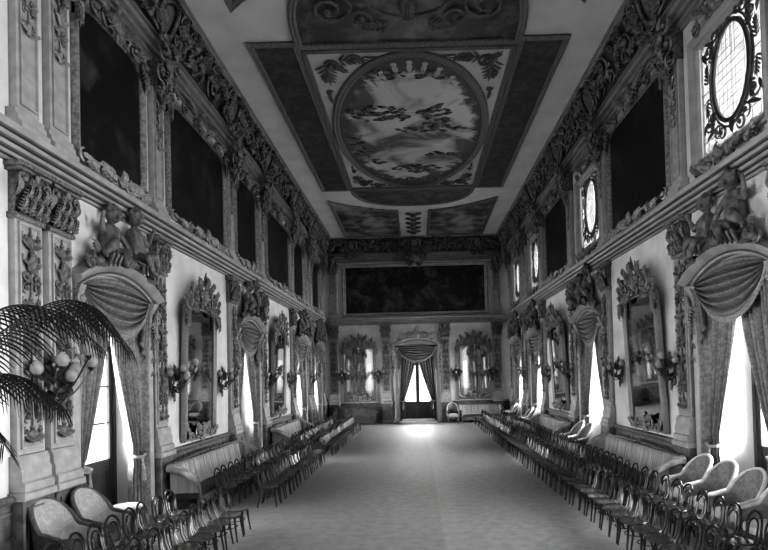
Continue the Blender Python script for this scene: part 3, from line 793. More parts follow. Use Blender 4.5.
for x in [-.42,-.04,-.14,0,.14,.28,.42]:
    q=rz_*sqrt(1-(x/rx)**2); gb.tube([(x,-.045,cz-q),(x,-.045,cz+q)],.006,4)
for i in range(-5,6):
    z=i*.165; q=rx*sqrt(max(0,1-(z/rz_)**2)); gb.tube([(-q,-.045,cz+z),(q,-.045,cz+z)],.006,4)
for x in (-.85,-.6,-.3,.3,.6,.85): gb.tube([(x,-.045,7.44),(x,-.045,7.72)],.007,4)
gb.tube([(-1.0,-.045,7.72),(1.0,-.045,7.72)],.009,4); gb.tube([(-1.0,-.045,7.5),(1.0,-.045,7.5)],.007,4)
wc=MB()
for h in (-1,1):
    wc.scroll(h*.3,10.15,.2,-pi/2,1.3,h,.14,.045); wc.scroll(h*.8,10.05,.18,pi/2,1.3,-h,.14,.04); wc.acanthus(h*.4,10.12,pi/2-h*1.1,.6,.26,.14,.08)
    wc.scroll(h*.3,7.05,.15,pi/2,1.3,-h,.2,.035); wc.acanthus(h*.2,7.0,pi/2-h*1.2,.6,.24,.18,.1); wc.scroll(h*.9,7.08,.14,-pi/2,1.2,h,.16,.03); wc.acanthus(h*.75,7.0,pi/2-h*.9,.5,.2,.16,.08)
wc.ball((0,.16,10.15),(.26,.14,.2),12,8); wc.acanthus(0,7.0,pi/2,.36,.28,.2,.1)
WM=[mesh('window_frame',wf,'cornice'),mesh('window_pane',wp,'pane_light',False),mesh('window_leading',wl,'lead'),mesh('glazing_bars',gb,'lead_gray'),mesh('window_ornament',wc,'gilt_dark')]
for i,y in enumerate(WINS):
    loc,rz=pose('right',y)
    t=bpy.data.objects.new('window_%d'%(i+1),None); COL.objects.link(t); t.location=loc; t.rotation_euler=(0,0,rz); t['kind']='structure'
    for n,me in zip(('window_frame','pane','leading','glazing_bars','carved_ornament'),WM): inst(n,me,t)
# end wall painting
fr=MB(); fr.mold([(-4.75,7.0),(4.75,7.0),(4.75,10.42),(-4.75,10.42)],[(0,0),(0,.12),(.05,.16),(.1,.1),(.18,.1),(.22,.05)],True)
cv=MB(); cv.box(-4.6,4.6,.03,.05,7.15,10.28)
t=thing('battle_painting','huge dark wide painting filling the upper end wall','painting',*pose('end',0))
inst('frame',mesh('battle_frame',fr,'cream'),t); inst('canvas',mesh('battle_canvas',cv,'canvas_end',False),t)

# ------------------------------------------------------------------ cove ornament
def cove_pt(x, t, h):
    a = min(max(t,0),1)*pi/2
    if t < 0: return (x, .34+h*.9, 11.1+t*.9)
    y=.26+.5*(1-cos(a)); z=11.1+.9*sin(a)
    return (x, y+h*cos(a*.75), z-h*sin(a*.75)*.8)
def cove_module(L, seed):
    random.seed(seed)
    mb=MB(); mb.fn=lambda p: cove_pt(p[0],p[2],p[1])
    # cartouche at the centre, hanging over the cornice
    mb.mold([(.38*cos(a),.42+.42*sin(a)) for a in [2*pi*i/24 for i in range(24)]],[(-.05,.05),(-.04,.2),(.04,.24),(.08,.2),(.09,.05)],True)
    mb.ball((0,.08,.42),(.3,.12,.34),12,10)
    mb.ball((0,.2,.98),(.2,.14,.18),10,8)
    for q in range(5): mb.leaf(0,.85,pi/2+(q-2)*.55,.3,.08,.16,.12)
    for h in (-1,1):
        mb.scroll(h*.5,.1,.24,-pi/2,1.4,h,.18,.06); mb.scroll(h*.52,.78,.24,pi/2,1.4,-h,.16,.06)
        mb.scroll(h*.28,-.22,.18,pi/2,1.3,-h,.2,.05); mb.acanthus(h*.1,-.1,-pi/2+h*.5,.45,.24,.16,.12)
        mb.acanthus(h*.5,.5,(0 if h>0 else pi),.6,.3,.12,.14)
        x=.95; e=L/2
        while x<e-.1:
            r=random.uniform(.22,.36); up=random.random()<.5
            mb.scroll(h*x,.5+(.16 if up else -.16),r,(pi/2 if up else -pi/2),1.5,(-h if up else h),.08,.055,5,16)
            mb.scroll(h*(x+.22),.5-(.28 if up else -.28),r*.6,(-pi/2 if up else pi/2),1.3,(h if up else -h),.08,.045,5,12)
            mb.acanthus(h*x,.5,random.uniform(0,2*pi),.45,.26,.1,.14)
            mb.acanthus(h*(x+.1),.2+.5*random.random(),random.uniform(0,2*pi),.4,.22,.1,.12)
            for _ in range(3): mb.leaf(h*(x+random.uniform(-.2,.3)),random.uniform(.05,.95),random.uniform(0,2*pi),.3,.06,.08,.1)
            mb.ball((h*(x+.3),.1,random.uniform(.1,.9)),(.07,.08,.08),6,5)
            x+=.5
    return mesh('cove_relief',mb,'gilt_dark')
cv_a=cove_module(3.9,1); cv_b=cove_module(4.3,5)
tn=k
for wall in ('left','right'):
    for i,y in enumerate((4.6,8.65,12.5,17.0,21.0,25.6,29.7,33.6)):
        tn+=1; o=struct('trim_%d'%tn, cv_a if i%2 else cv_b, *pose(wall,y))
        if i==3 or i==5: o.scale=(1.06,1,1)
for x in (-4.1,0,4.1):
    tn+=1; o=struct('trim_%d'%tn, cv_b if x==0 else cv_a, *pose('end',x))
    if x==0: o.scale=(1,1.1,1)
ec=MB()
for h in (-1,1):
    ec.scroll(h*.5,10.75,.32,-pi/2,1.4,h,.45,.07); ec.scroll(h*.3,10.35,.2,pi/2,1.3,-h,.4,.05); ec.acanthus(h*.4,10.9,pi/2-h*1.1,.9,.4,.4,.15)
    ec.acanthus(h*.15,10.4,-pi/2+h*.5,.45,.24,.4,.1)
ec.ball((0,.45,10.75),(.36,.2,.42),12,10)
for q in range(7): ec.leaf(0,11.0,pi/2+(q-3)*.42,.5,.09,.45,.12)
o=inst('cove_cartouche',mesh('cove_cartouche',ec,'gilt_dark'),None,*pose('end',0)); tag(o,'big dark cartouche over the centre of the end wall painting','ornament')

# ------------------------------------------------------------------ ceiling
def ceil_map(cx, cy):
    # local (x, y=drop, z=along) -> world
    return lambda p: (p[0], p[2], -p[1])
def cpanel(name, pts, m, label, cat, group=None, border=True, drop=.02, rope='rope', bw=.16):
    cx=sum(p[0] for p in pts)/len(pts); cy=sum(p[1] for p in pts)/len(pts)
    P=[(x-cx,y-cy) for x,y in pts]
    area=sum(P[i][0]*P[(i+1)%len(P)][1]-P[(i+1)%len(P)][0]*P[i][1] for i in range(len(P)))
    if area<0: P=P[::-1]
    t=thing(name,label,cat,(cx,cy,ZC),0,group)
    mb=MB(); mb.fn=lambda p:(p[0],p[2],-p[1]); mb.poly(P,0.002,drop); inst('painted_field',mesh(name,mb,m,False),t)
    if border:
        mb=MB(); mb.fn=lambda p:(p[0],p[2],-p[1])
        mb.mold(P,[(0,0),(0,.07),(bw*.25,.10),(bw*.5,.075),(bw*.75,.10),(bw,.07),(bw,0)],True); inst('border',mesh('border',mb,rope),t)
    return t
YC=20.0
rect=lambda x0,x1,y0,y1:[(x0,y0),(x1,y0),(x1,y1),(x0,y1)]
def dense(a,b,n): return [(a[0]+(b[0]-a[0])*i/n,a[1]+(b[1]-a[1])*i/n) for i in range(n)]
t=cpanel('ceiling_panel',rect(-2.95,2.95,14.55,25.45),'spandrel','pale central ceiling rectangle with scrollwork corners','ceiling panel',drop=.012,bw=.13)
sp=MB(); sp.fn=lambda p:(p[0],p[2],-p[1])
for h in (-1,1):
    for v in (-1,1):
        cx,cz=h*2.2,v*4.75
        sp.scroll(cx,cz,.3,0,1.6,h*v,.03,.05); sp.scroll(cx-h*.62,cz+v*.22,.22,0,1.5,-h*v,.03,.045); sp.scroll(cx+h*.28,cz-v*.7,.2,pi/2,1.5,-h*v,.03,.045)
        sp.acanthus(cx-h*.2,cz+v*.2,(pi if h>0 else 0),.9,.3,.02,.04); sp.acanthus(cx+h*.2,cz,-pi/2*v,1.1,.3,.02,.04)
        sp.acanthus(cx,cz,pi/4 if h*v>0 else -pi/4,.6,.3,.02,.04); sp.scroll(cx+h*.3,cz-v*1.5,.12,0,1.3,h,.03,.04); sp.leaf(cx+h*.33,cz-v*1.5,-pi/2*v,.7,.06,.02,.03)
        sp.leaf(cx-h*.9,cz+v*.3,(pi if h>0 else 0),.7,.06,.02,.03)
inst('corner_scrollwork',mesh('corner_scrollwork',sp,'ribbon'),t)
N=64
t=cpanel('oval_fresco',[(2.82*cos(2*pi*i/N),YC+5.3*sin(2*pi*i/N)) for i in range(N)],'sky','large oval ceiling painting of clouds and flying figures','ceiling painting',drop=.03,bw=.24)
random.seed(11)
def blob(cx,cz,rx,rz,n,y=.034):
    cl=MB(); cl.fn=lambda p:(p[0],p[2],-p[1])
    for _ in range(n):
        a=random.uniform(0,2*pi); q=sqrt(random.random()); s=random.uniform(.07,.2)
        cl.leaf(cx+rx*q*cos(a),cz+rz*q*sin(a),random.uniform(-.6,.6)+random.choice((0,pi)),s*2.2,s*.5,y,.006,4)
    inst('painted_cloud',mesh('painted_cloud',cl,'shade'),t)
blob(-1.3,-1.9,.75,.6,44); blob(-.3,-1.7,.7,.35,26); blob(.9,-1.4,.55,.9,34); blob(1.1,-.7,.8,.3,22)
blob(-.15,-.5,.25,.25,7); blob(1.3,1.7,.5,.18,16); blob(-.6,3.0,.3,.3,10); blob(.35,3.1,.7,.5,30); blob(-1.5,2.2,.25,.25,8)
blob(.2,4.55,1.5,.35,34); blob(-1.9,.8,.3,1.0,16); blob(0,-4.2,1.6,.3,20)
bal=MB(); bal.fn=lambda p:(p[0],p[2],-p[1])
for q in range(-3,4):
    a=-pi/2+q*.2; x=2.3*cos(a); z=4.75*sin(a); d=atan2(-z*.6,-x)
    bal.leaf(x,z,d,.5,.09,.036,.01); bal.ball((x,.04,z),(.1,.015,.1),8,4)
inst('painted_balusters',mesh('painted_balusters',bal,'spandrel'),t)
for h,q in ((-1,'left'),(1,'right')):
    pts=rect(2.98,4.32,14.2,25.6); pts=[(h*x,y) for x,y in pts]
    cpanel('ceiling_band',pts,'fresco_dark','long dark ceiling band on the %s side of the oval'%q,'ceiling panel','dark ceiling bands beside the oval',bw=.15)
def sup(v,ry,rx=3.0,n=2.5,N=28):
    P=[]
    for i in range(N+1):
        a=pi*i/N; c,s_=cos(a),sin(a)
        P.append((rx*math.copysign(abs(c)**(2/n),c), (YC+v*(5.5+ry*abs(s_)**(2/n)))))
    return P
t=cpanel('ceiling_lobe',sup(-1,3.2,3.05,3),'fresco_lobe','dark scrolled ceiling lobe nearest the camera end','ceiling panel',bw=.2)
so=MB(); so.fn=lambda p:(p[0],p[2],-p[1])
for h in (-1,1):
    so.scroll(h*1.9,.6,.6,-pi/2,1.6,-h,.03,.06); so.scroll(h*1.2,1.0,.35,pi/2,1.4,h,.03,.05); so.acanthus(h*.5,1.3,(0 if h>0 else pi),.8,.3,.02,.03); so.scroll(h*.6,-.2,.4,pi/2,1.5,-h,.03,.05)
so.tube([(1.0*cos(a),.03,.3+.7*sin(a)) for a in [pi*i/20 for i in range(21)]],.04,5)
so.acanthus(0,.4,pi/2,.8,.4,.02,.03)
inst('painted_scrolls',mesh('painted_scrolls',so,'lobe_scroll'),t)
cpanel('ceiling_lobe',sup(1,2.6),'fresco_lobe','dark ceiling lobe between the oval and end wall','ceiling panel',bw=.2)
def farp(h,v):
    # panel with a curved upper edge following the lobe
    a=[(h*4.3, YC+v*7.05),(h*4.38,YC+v*14.15),(h*.8,YC+v*14.15),(h*.8,YC+v*8.95)]
    for i in range(1,10):
        x=.8+(4.3-.8)*i/10; a.append((h*x, YC+v*(8.95-1.9*((x-.8)/3.5)**1.7)))
    return a
for h,q in ((-1,'left'),(1,'right')):
    cpanel('ceiling_landscape',farp(h,1),'fresco_far','landscape ceiling painting on the %s next to end wall'%q,'ceiling painting','corner ceiling landscapes')
    cpanel('ceiling_landscape',farp(h,-1),'fresco_far','landscape ceiling painting overhead on the %s at camera end'%q,'ceiling painting','corner ceiling landscapes')
ct=MB(); ct.fn=lambda p:(p[0],p[2],-p[1])
for z in (0,.9,1.8,2.7,3.6):
    for h in (-1,1): ct.scroll(h*.25,z,.22,pi/2,1.4,-h,.02,.045)
    ct.acanthus(0,z,pi/2,.8,.4,.01,.03)
for h in (-1,1):
    for q in range(4): ct.scroll(h*(1.0+q*.62),-.35-q*.32,.18,0,1.4,h,.02,.04); ct.leaf(h*(.7+q*.6),-.25-q*.3,(-.45 if h>0 else pi+.45),.5,.07,.01,.02)
o=inst('ceiling_garland',mesh('ceiling_garland',ct,'ribbon'),None,(0,29.6,ZC)); tag(o,'painted garland and scroll stem between the two far ceiling landscapes','ornament')

# ------------------------------------------------------------------ bentwood chairs
def chair_meshes():
    r={}
    s=MB(); s.lathe([(.17,.435),(.20,.438),(.215,.45),(.215,.468),(.205,.475),(.185,.472),(.15,.468),(.01,.466)],0,0,20); r['seat']=mesh('chair_seat',s,'seatwood')
    def hoop(w,top,y0=-.17,lean=.11,bottom=.46,n=14):
        P=[(-w*.92,y0,bottom)]
        hh=top-w*1.05
        P.append((-w*.97,y0-lean*.45,(bottom+hh)/2))
        for i in range(n+1):
            a=pi-pi*i/n; z=hh+w*1.05*sin(a); P.append((w*cos(a), y0-lean*(z-bottom)/(top-bottom), z))
        P.append((w*.97,y0-lean*.45,(bottom+hh)/2)); P.append((w*.92,y0,bottom)); return P
    b=MB(); b.tube(hoop(.19,.9),.019,6); r['back_hoop']=mesh('chair_back_hoop',b,'darkwood')
    b=MB(); b.tube(hoop(.115,.8,-.165,.085),.0145,6); r['inner_hoop']=mesh('chair_inner_hoop',b,'darkwood')
    for k_,x,y in (('fl',-.16,.15),('fr',.16,.15)):
        b=MB(); b.tube([(x,y,.44),(x*1.08,y*1.12,.25),(x*1.2,y*1.35,0)],[.023,.019,.015],6); r[k_]=mesh('chair_front_leg',b,'darkwood')
    for k_,x in (('rl',-.175),('rr',.175)):
        b=MB(); b.tube([(x,-.17,.47),(x,-.185,.25),(x*1.08,-.25,0)],[.020,.018,.015],6); r[k_]=mesh('chair_rear_leg',b,'darkwood')
    b=MB(); b.tube([(.165*cos(2*pi*i/18),.155*sin(2*pi*i/18)-.01,.25) for i in range(18)],.009,5,closed=True); r['ring']=mesh('chair_leg_ring',b,'darkwood')
    return r
CH=chair_meshes()
def chair_proto():
    t=thing('bentwood_chair','dark bentwood chair','chair')
    inst('seat',CH['seat'],t); inst('back_hoop',CH['back_hoop'],t); inst('inner_hoop',CH['inner_hoop'],t)
    for q in ('fl','fr','rl','rr'): inst('leg',CH[q],t)
    inst('leg_ring',CH['ring'],t); return t
proto=chair_proto(); used=[False]
def copy_tree(o,parent=None):
    c=o.copy(); COL.objects.link(c); c.parent=parent
    for ch in list(o.children): copy_tree(ch,c)
    return c
def chair_at(x,y,rz,label,group):
    o=proto if not used[0] else copy_tree(proto); used[0]=True
    o.location=(x,y,0); o.rotation_euler=(0,0,rz); tag(o,label,'chair',group)
random.seed(3)
def chair_row(side, X, ya, yb, desc, group, pitch=.48, skip=()):
    n=int((yb-ya)/pitch)+1
    # counted from the far end, which the picture shows in full
    for i in range(n):
        y=yb-i*pitch
        if i in skip: continue
        x=X+random.uniform(-.03,.03)
        rz=(-pi/2 if side=='left' else pi/2)+random.uniform(-.09,.09)
        chair_at(x,y+random.uniform(-.02,.02),rz,'dark bentwood chair, %s from the far end of %s'%(ordw(i),desc),group)
chair_row('left',-3.62,5.5,10.75,'the aisle row nearest the palm','left aisle chairs nearest the camera')
chair_row('left',-4.66,5.8,10.55,'the wall-side row nearest the palm','left wall-side chairs nearest the camera')
chair_row('left',-3.60,12.55,19.2,'the middle left aisle row','middle left aisle chairs')
chair_row('left',-4.62,12.75,19.3,'the middle left wall-side row','middle left wall-side chairs')
chair_row('left',-3.55,20.75,31.2,'the far left aisle row','far left aisle chairs')
chair_row('left',-4.6,20.9,31.0,'the far left wall-side row','far left wall-side chairs')
chair_row('right',3.62,5.6,32.7,'the long right aisle row','long right aisle row of chairs')
chair_row('right',4.66,5.7,32.0,'the long right wall-side row','long right wall-side row of chairs')

# ------------------------------------------------------------------ armchairs, sofas, tables
def rot_pts(mb, a, c):
    ca,sa=cos(a),sin(a); return lambda p:(p[0],c[0]+(p[1]-c[0])*ca-(p[2]-c[1])*sa,c[1]+(p[1]-c[0])*sa+(p[2]-c[1])*ca)
def armchair_meshes():
    r={}
    # tub shell: a U in plan, high at the back and sweeping down into the arms
    def U(t):      # t 0..1 around the U -> x, y, top height
        a=pi*(1-t); x=.345*cos(a); 
        if t<.22: q=t/.22; return (-.345-.02*(1-q), .30-.34*q, .68+.06*q**2)
        if t>.78: q=(1-t)/.22; return (.345+.02*(1-q), .30-.34*q, .68+.06*q**2)
        q=(t-.22)/.56; an=pi+pi*q; return (.345*cos(an), -.04+.28*sin(an), .74+.40*(sin(pi*q)**.8))
    def lean(x,y,z): return y-.16*max(0,z-.42)*(1 if y<0 else .0)
    n=40
    inner=MB(); 
    def fi(u,v):
        x,y,zt=U(u); z=.36+(zt-.36)*v; k_=1-.10*sin(pi*v); return (x*.90*k_, lean(x,y,z)*.88+.02, z)
    inner.grid(fi,n,10); r['back_cushion']=mesh('armchair_inner_back',inner,'arm_fabric')
    outer=MB(); outer.grid(lambda u,v:(U(u)[0], lean(*U(u)[:2],.30+(U(u)[2]-.30)*v), .30+(U(u)[2]-.30)*v),n,8); r['back_cover']=mesh('armchair_outer_back',outer,'arm_back')
    rim=MB(); P=[]
    for i in range(n+1):
        x,y,z=U(i/n); P.append((x*.95,lean(x,y,z)*.94+.01,z))
    x,y,z=U(0); P=[(x*.95,.30,.42)]+P+[(-x*.95,.30,.42)]
    rim.tube(P,.033,8); r['back_frame']=mesh('armchair_rim',rim,'arm_rim')
    s=MB(); s.ball((0,.04,.44),(.31,.30,.10),20,10,.6); r['seat_cushion']=mesh('armchair_seat',s,'arm_rim')
    s=MB(); s.prism([(-.26,.28),(.31,.28),(.33,.33),(.31,.38),(-.26,.38)],-.33,.33); s.scroll(0,.29,.07,pi/2,1.2,1,.32,.02); r['seat_rail']=mesh('armchair_rail',s,'gilt_dark')
    for k_,h in (('al',-1),('ar',1)):
        a=MB(); a.tube([(h*.345,.31,.36),(h*.335,.29,.5),(h*.345,.31,.64),(h*.35,.34,.69)],[.026,.02,.022,.03],6); r[k_]=mesh('armchair_arm_post',a,'gilt_dark')
        for q,y,dy in (('f',.27,.05),('b',-.24,-.06)):
            l=MB(); l.tube([(h*.28,y,.31),(h*.31,y+dy*1.1,.23),(h*.27,y+dy*.3,.1),(h*.29,y+dy,.0)],[.035,.03,.018,.024],6); r['l'+k_+q]=mesh('armchair_leg',l,'gilt_dark')
    return r
AC=armchair_meshes()
ACD={k_:v_.copy() for k_,v_ in AC.items()}
M['arm_light'] = mat('lit damask', .24, .32, .7, scale=10, dist=1, lo=.42, hi=.58)  # the same damask coloured lighter, as if facing the windows
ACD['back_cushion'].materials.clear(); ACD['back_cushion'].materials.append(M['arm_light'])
for k_ in ('back_frame','seat_cushion'): ACD[k_].materials.clear(); ACD[k_].materials.append(M['arm_back'])  # left copies: rims and seats darkened, without the painted backlight
def armchair(x,y,rz,label,group='upholstered armchairs along the walls',sc=1.08,AC=AC):
    t=thing('armchair',label,'armchair',(x,y,0),rz,group); t.scale=(sc,)*3
    b=inst('backrest',AC['back_cushion'],t); inst('back_cover',AC['back_cover'],b); inst('padded_rim',AC['back_frame'],b)
    inst('seat_cushion',AC['seat_cushion'],t); inst('seat_rail',AC['seat_rail'],t)
    for k_ in ('al','ar'):
        inst('arm_post',AC[k_],t)
        for q in 'fb': inst('leg',AC['l'+k_+q],t)
L_,R_=-pi/2,pi/2
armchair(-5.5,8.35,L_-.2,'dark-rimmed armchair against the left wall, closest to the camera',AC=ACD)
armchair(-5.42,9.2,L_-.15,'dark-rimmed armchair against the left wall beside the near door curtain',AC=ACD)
for y,q in ((11.1,'first from the long near sofa'),(10.25,'second from the long near sofa'),(9.4,'third from the long near sofa'),(8.5,'fourth from the long near sofa')):
    armchair(5.5,y,R_+.12,'light armchair before the nearest right wall door, '+q)
for y,q in ((19.45,'farther'),(18.5,'nearer')): armchair(5.5,y,R_+.1,'%s of two light armchairs before the right wall door between mirrors'%q)
for y,q in ((28.0,'farther'),(27.1,'nearer')): armchair(5.5,y,R_,'%s of two light armchairs before the third right wall door'%q)
for y,q in ((32.6,'farther'),(31.8,'nearer')): armchair(5.5,y,R_,'%s of two light armchairs before the last right wall door'%q)
armchair(2.2,34.6,pi,'small armchair at the end wall just right of the door')
tt=thing('side_table','small pale-topped side table beside the near left armchairs','table',(-5.45,10.05,0),0)
a=MB(); a.lathe([(.24,.70),(.27,.705),(.275,.725),(.27,.745),(.01,.745)],0,0,20); inst('tabletop',mesh('tabletop',a,'marble'),tt)
a=MB(); a.lathe([(.03,.06),(.06,.12),(.035,.25),(.05,.4),(.03,.55),(.07,.68),(.12,.70)],0,0,12); inst('pedestal',mesh('table_pedestal',a,'gilt_dark'),tt)
for i in range(3):
    a=MB(); q=2*pi*i/3; a.tube([(0,0,.14),(.14*cos(q),.14*sin(q),.12),(.22*cos(q),.22*sin(q),.0)],[.03,.025,.022],6); inst('foot',mesh('table_foot',a,'gilt_dark'),tt)

def sofa_meshes(L):
    r={}; h=L/2
    b=MB()
    n=int(L/.05)
    prof=[(.20,.44),(.13,.55),(.08,.75),(.04,.95),(.03,1.04),(-.02,1.09),(-.08,1.07),(-.10,.95),(-.10,.4)]
    def f(u,v):
        k_=v*(len(prof)-1); i=min(int(k_),len(prof)-2); t=k_-i; y=prof[i][0]*(1-t)+prof[i+1][0]*t; z=prof[i][1]*(1-t)+prof[i+1][1]*t
        return (-h+.18+(L-.36)*u, y+(.022*abs(sin(pi*u*L/.16)) if v<.6 else 0), z)
    b.grid(f,int(L/.02),24); r['back_cushion']=mesh('sofa_back',b,'sofa_back')
    b=MB(); P=[(-h+.05,-.1,.98),(-h+.15,-.09,1.1)]+[(x,-.06,1.12+.02*cos(x*pi/h)) for x in [(-h+.3)+(L-.6)*i/12 for i in range(13)]]+[(h-.15,-.09,1.1),(h-.05,-.1,.98)]
    b.tube(P,.03,6); b.scroll(-.1,1.16,.07,-pi/2,1.3,-1,-.05,.02); b.scroll(.1,1.16,.07,-pi/2,1.3,1,-.05,.02); b.leaf(0,1.14,pi/2,.14,.05,-.05,.03)
    r['top_rail']=mesh('sofa_top_rail',b,'sofa_rail')
    s=MB(); s.fn=None
    def g(u,v):
        a=2*u-1; w=2*v-1
        return (a*(h-.14), .34+w*.28, .42+.07*(1-abs(a)**14)*(1-abs(w)**5)+.012*sin(a*h*2*pi/.3)*sin(w*7))
    s.grid(g,90,12); s.box(-h+.13,h-.13,.06,.61,.30,.42); r['seat']=mesh('sofa_seat',s,'sofa_dark')
    fr=MB(); fr.grid(lambda u,v:(-h+.12+(L-.24)*u,.625+.012*sin(u*L*70),.32-.16*v),int(L*34),2); fr.tube([(-h+.12,.63,.33),(h-.12,.63,.33)],.014,5); r['fringe']=mesh('sofa_fringe',fr,'sofa_rail')
    for k_,q in (('l',-1),('r',1)):
        a=MB()
        # rolled end: a swept scroll of fabric rising to the back
        def e(u,v,q=q):
            y=-.08+.68*u; top=1.02-.30*u*u
            ang=v*1.75*pi; rr=.10*(1-.25*v)
            if v<.25: t=v/.25; return (q*(h-.16),y,.42+(top-.42)*t)
            t=(v-.25)/.75; an=pi-t*1.7*pi; rr=.12*(1-.35*t)
            return (q*(h-.16+.12+rr*cos(an)), y, top+rr*sin(an))
        a.grid(e,12,24); r['arm'+k_]=mesh('sofa_arm',a,'sofa_back')
        w=MB(); w.tube([(q*(h-.06),.61,.70),(q*(h-.12),.63,.48),(q*(h-.14),.63,.3)],[.05,.03,.035],6); w.ball((q*(h-.045),.61,.73),(.10,.04,.10),12,8); r['af'+k_]=mesh('arm_front',w,'sofa_rail')
        for m_,y in (('f',.56),('b',-.04)):
            l=MB(); l.tube([(q*(h-.2),y,.3),(q*(h-.17),y,.2),(q*(h-.2),y,.1),(q*(h-.18),y,0)],[.04,.035,.022,.028],6); r['leg'+k_+m_]=mesh('sofa_leg',l,'sofa_rail')
    return r
SL=sofa_meshes(4.8); SS=sofa_meshes(2.7); SD={k_:v_.copy() for k_,v_ in SS.items()}
for v_ in SD.values(): v_.materials.clear(); v_.materials.append(M['sofa_black'])
def sofa(wall,s,label,S,y=.42):
    loc,rz=pose(wall,s,0,y)
    t=thing('long_sofa',label,'sofa',loc,rz,'long striped sofas against the walls')
    inst('back_cushion',S['back_cushion'],t); inst('top_rail',S['top_rail'],t); st_=inst('seat',S['seat'],t); inst('fringe',S['fringe'],st_)
    for k_ in 'lr':
        a=inst('armrest',S['arm'+k_],t); inst('arm_front',S['af'+k_],a)
        for m_ in 'fb': inst('leg',S['leg'+k_+m_],t)
for wall in ('left','right'):
    sofa(wall,{'left':14.8,'right':14.2}[wall],'long striped sofa beneath the nearer mirror on the '+SIDE[wall],SL)
    sofa(wall,{'left':23.6,'right':23.0}[wall],'long striped sofa beneath the farther mirror on the '+SIDE[wall],SL)
sofa('end',-4.0,'dark sofa beneath the left mirror on the end wall',SD); sofa('end',4.0,'pale fringed sofa beneath the right mirror on the end wall',SS)

# ------------------------------------------------------------------ palm
t=thing('potted_palm','dark feathery palm arching in over the near left pilasters','plant',(-4.95,5.4,0))
a=MB(); a.lathe([(.22,.0),(.26,.05),(.2,.12),(.16,.5),(.2,.9),(.3,.95),(.3,1.0),(.22,1.02),(.24,1.08),(.34,1.5),(.38,1.6),(.36,1.64),(.3,1.6)],0,0,20); inst('pot_stand',mesh('pot_stand',a,'pot'),t)
a=MB(); a.tube([(0,0,1.5),(.03,.02,2.0),(.0,.0,2.5)],[.09,.07,.05],8)
for z in (1.7,1.9,2.1,2.3): a.lathe([(.075,z),(.095,z+.03),(.07,z+.06)],0.015,0,8)
inst('trunk',mesh('palm_trunk',a,'palm'),t)
def frond(pts, ll, seed):
    random.seed(seed); mb=MB(); P=[Vector(p) for p in pts]
    # Catmull samples
    S=[]
    for i in range(len(P)-1):
        p0=P[max(i-1,0)];p1=P[i];p2=P[i+1];p3=P[min(i+2,len(P)-1)]
        for q in range(8):
            u=q/8; S.append(.5*((2*p1)+(-p0+p2)*u+(2*p0-5*p1+4*p2-p3)*u*u+(-p0+3*p1-3*p2+p3)*u**3))
    S.append(P[-1]); n=len(S)
    mb.tube([tuple(s) for s in S],[.014*(1-.8*i/n) for i in range(n)],5)
    m=int(n*1.5)
    for i in range(int(m*.22),m):
        f_=i/1.5; a0=S[min(int(f_),n-1)]; b0=S[min(int(f_)+1,n-1)]; c=a0.lerp(b0,f_-int(f_)); tg=(S[min(int(f_)+1,n-1)]-S[max(int(f_)-1,0)]).normalized()
        t_=i/m; L=ll*(sin(pi*min(1,t_*.85+.12))**.6)*random.uniform(.85,1.1)
        for h in (-1,1):
            side=tg.cross(Vector((0,0,1))).normalized()*h
            d=(side*.75+tg*.75+Vector((0,0,-.25))).normalized()
            Q=[]; w=[]
            for q in range(6):
                u=q/5; Q.append(c+d*L*u+Vector((0,0,-1))*L*.75*u*u); w.append(.011*sin(pi*min(.98,u*.85+.12)))
            vs=[]; 
            for q in range(6): 
                o_=tg*w[q]; vs+= [tuple(Q[q]-o_),tuple(Q[q]+o_+Vector((0,0,.004)))]
            mb.add(vs,[(2*q,2*q+1,2*q+3,2*q+2) for q in range(5)])
    return mesh('palm_frond',mb,'palm')
fr_=[ [(0,0,2.5),(.35,.05,3.2),(.75,.1,3.58),(1.28,.1,3.86),(1.69,.1,3.78),(2.02,.1,3.38)],
      [(0,0,2.4),(.25,.0,2.9),(.6,.05,3.12),(1.0,.05,3.08),(1.35,.05,2.8)],
      [(0,0,2.5),(.15,.3,3.4),(.3,.7,3.9),(.55,1.2,3.9),(.85,1.6,3.5)],
      [(0,0,2.5),(-.3,.1,3.3),(-.6,.3,3.7),(-.9,.5,3.6)],
      [(0,0,2.4),(.3,-.15,2.7),(.65,-.2,2.75),(1.0,-.25,2.45)],
      [(0,0,2.4),(-.2,-.4,3.0),(-.4,-.9,3.2),(-.5,-1.3,2.8)]]
for i,p in enumerate(fr_): inst('frond',frond(p,.46 if i==0 else .4,i),t)

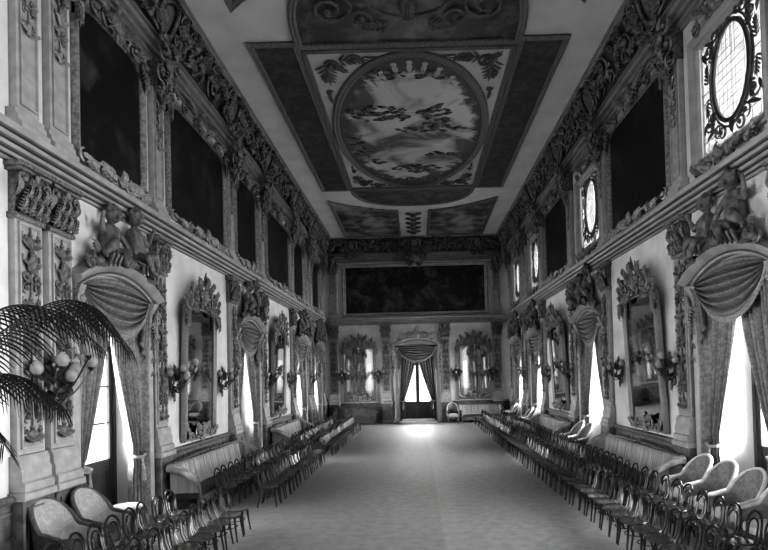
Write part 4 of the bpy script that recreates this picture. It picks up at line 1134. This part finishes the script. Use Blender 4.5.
# ------------------------------------------------------------------ light
SPR=1.0
def area(name, loc, target, sx, sy, power, spread=112):
    l=bpy.data.lights.new(name,'AREA'); l.shape='RECTANGLE'; l.size=sx; l.size_y=sy; l.energy=power*SPR; l.spread=radians(spread)
    o=bpy.data.objects.new(name,l); COL.objects.link(o); o.location=loc
    d=(Vector(target)-Vector(loc)); o.rotation_euler=d.to_track_quat('-Z','Y').to_euler(); return o
PL, PR = 4200, 6500
for i in range(6):
    f=1. if i>1 else .55  # lamps of the unseen added bays give weaker fill
    y=DOORS_ALL['left'][i]; area('daylight',(-W-1.5,y,2.9),(0,y,2.9),4.6,6.4,PL*f)
    y=DOORS_ALL['right'][i]; area('daylight',(W+1.9,y,2.9),(0,y,2.9),4.6,6.4,PR*f)
    y=WINS[i]; area('daylight',(W+1.6,y,8.7),(0,y,8.7),3.0,3.4,1050*f)
area('daylight',(0,D+1.15,2.9),(0,0,2.9),4.6,6.4,3500)
w=bpy.data.worlds.new('World'); C.world=w; w.use_nodes=True
w.node_tree.nodes['Background'].inputs[0].default_value=G(1); w.node_tree.nodes['Background'].inputs[1].default_value=2.6

# ------------------------------------------------------------------ camera
tilt,roll,yaw=0.0177,0.0254,0.0033
cam=bpy.data.cameras.new('Camera'); co=bpy.data.objects.new('Camera',cam); COL.objects.link(co)
cy,sy_=cos(yaw),sin(yaw); ct_,st_=cos(tilt),sin(tilt); cr_,sr_=cos(roll),sin(roll)
R=Matrix(((cr_,0,-sr_),(0,1,0),(sr_,0,cr_))) @ Matrix(((1,0,0),(0,ct_,st_),(0,-st_,ct_))) @ Matrix(((cy,sy_,0),(-sy_,cy,0),(0,0,1)))
X,Yv,Z=R[0],R[1],R[2]
co.matrix_world=Matrix(((X[0],Z[0],-Yv[0],0.0135),(X[1],Z[1],-Yv[1],0.0),(X[2],Z[2],-Yv[2],3.0),(0,0,0,1)))
cam.sensor_fit='HORIZONTAL'; cam.sensor_width=36; cam.lens=540/768*36
cam.shift_x=(384-415.55)/768; cam.shift_y=(366.92-275)/768
cam.clip_end=200; cam.clip_start=.05
C.camera=co
C.view_settings.view_transform='Standard'; C.view_settings.look='Medium High Contrast'; C.view_settings.exposure=0; C.view_settings.gamma=1
C.cycles.use_denoising=True; C.cycles.max_bounces=8; C.cycles.diffuse_bounces=4; C.cycles.glossy_bounces=4; C.cycles.transparent_max_bounces=12
C.cycles.sample_clamp_indirect=6; C.cycles.caustics_reflective=False; C.cycles.caustics_refractive=False
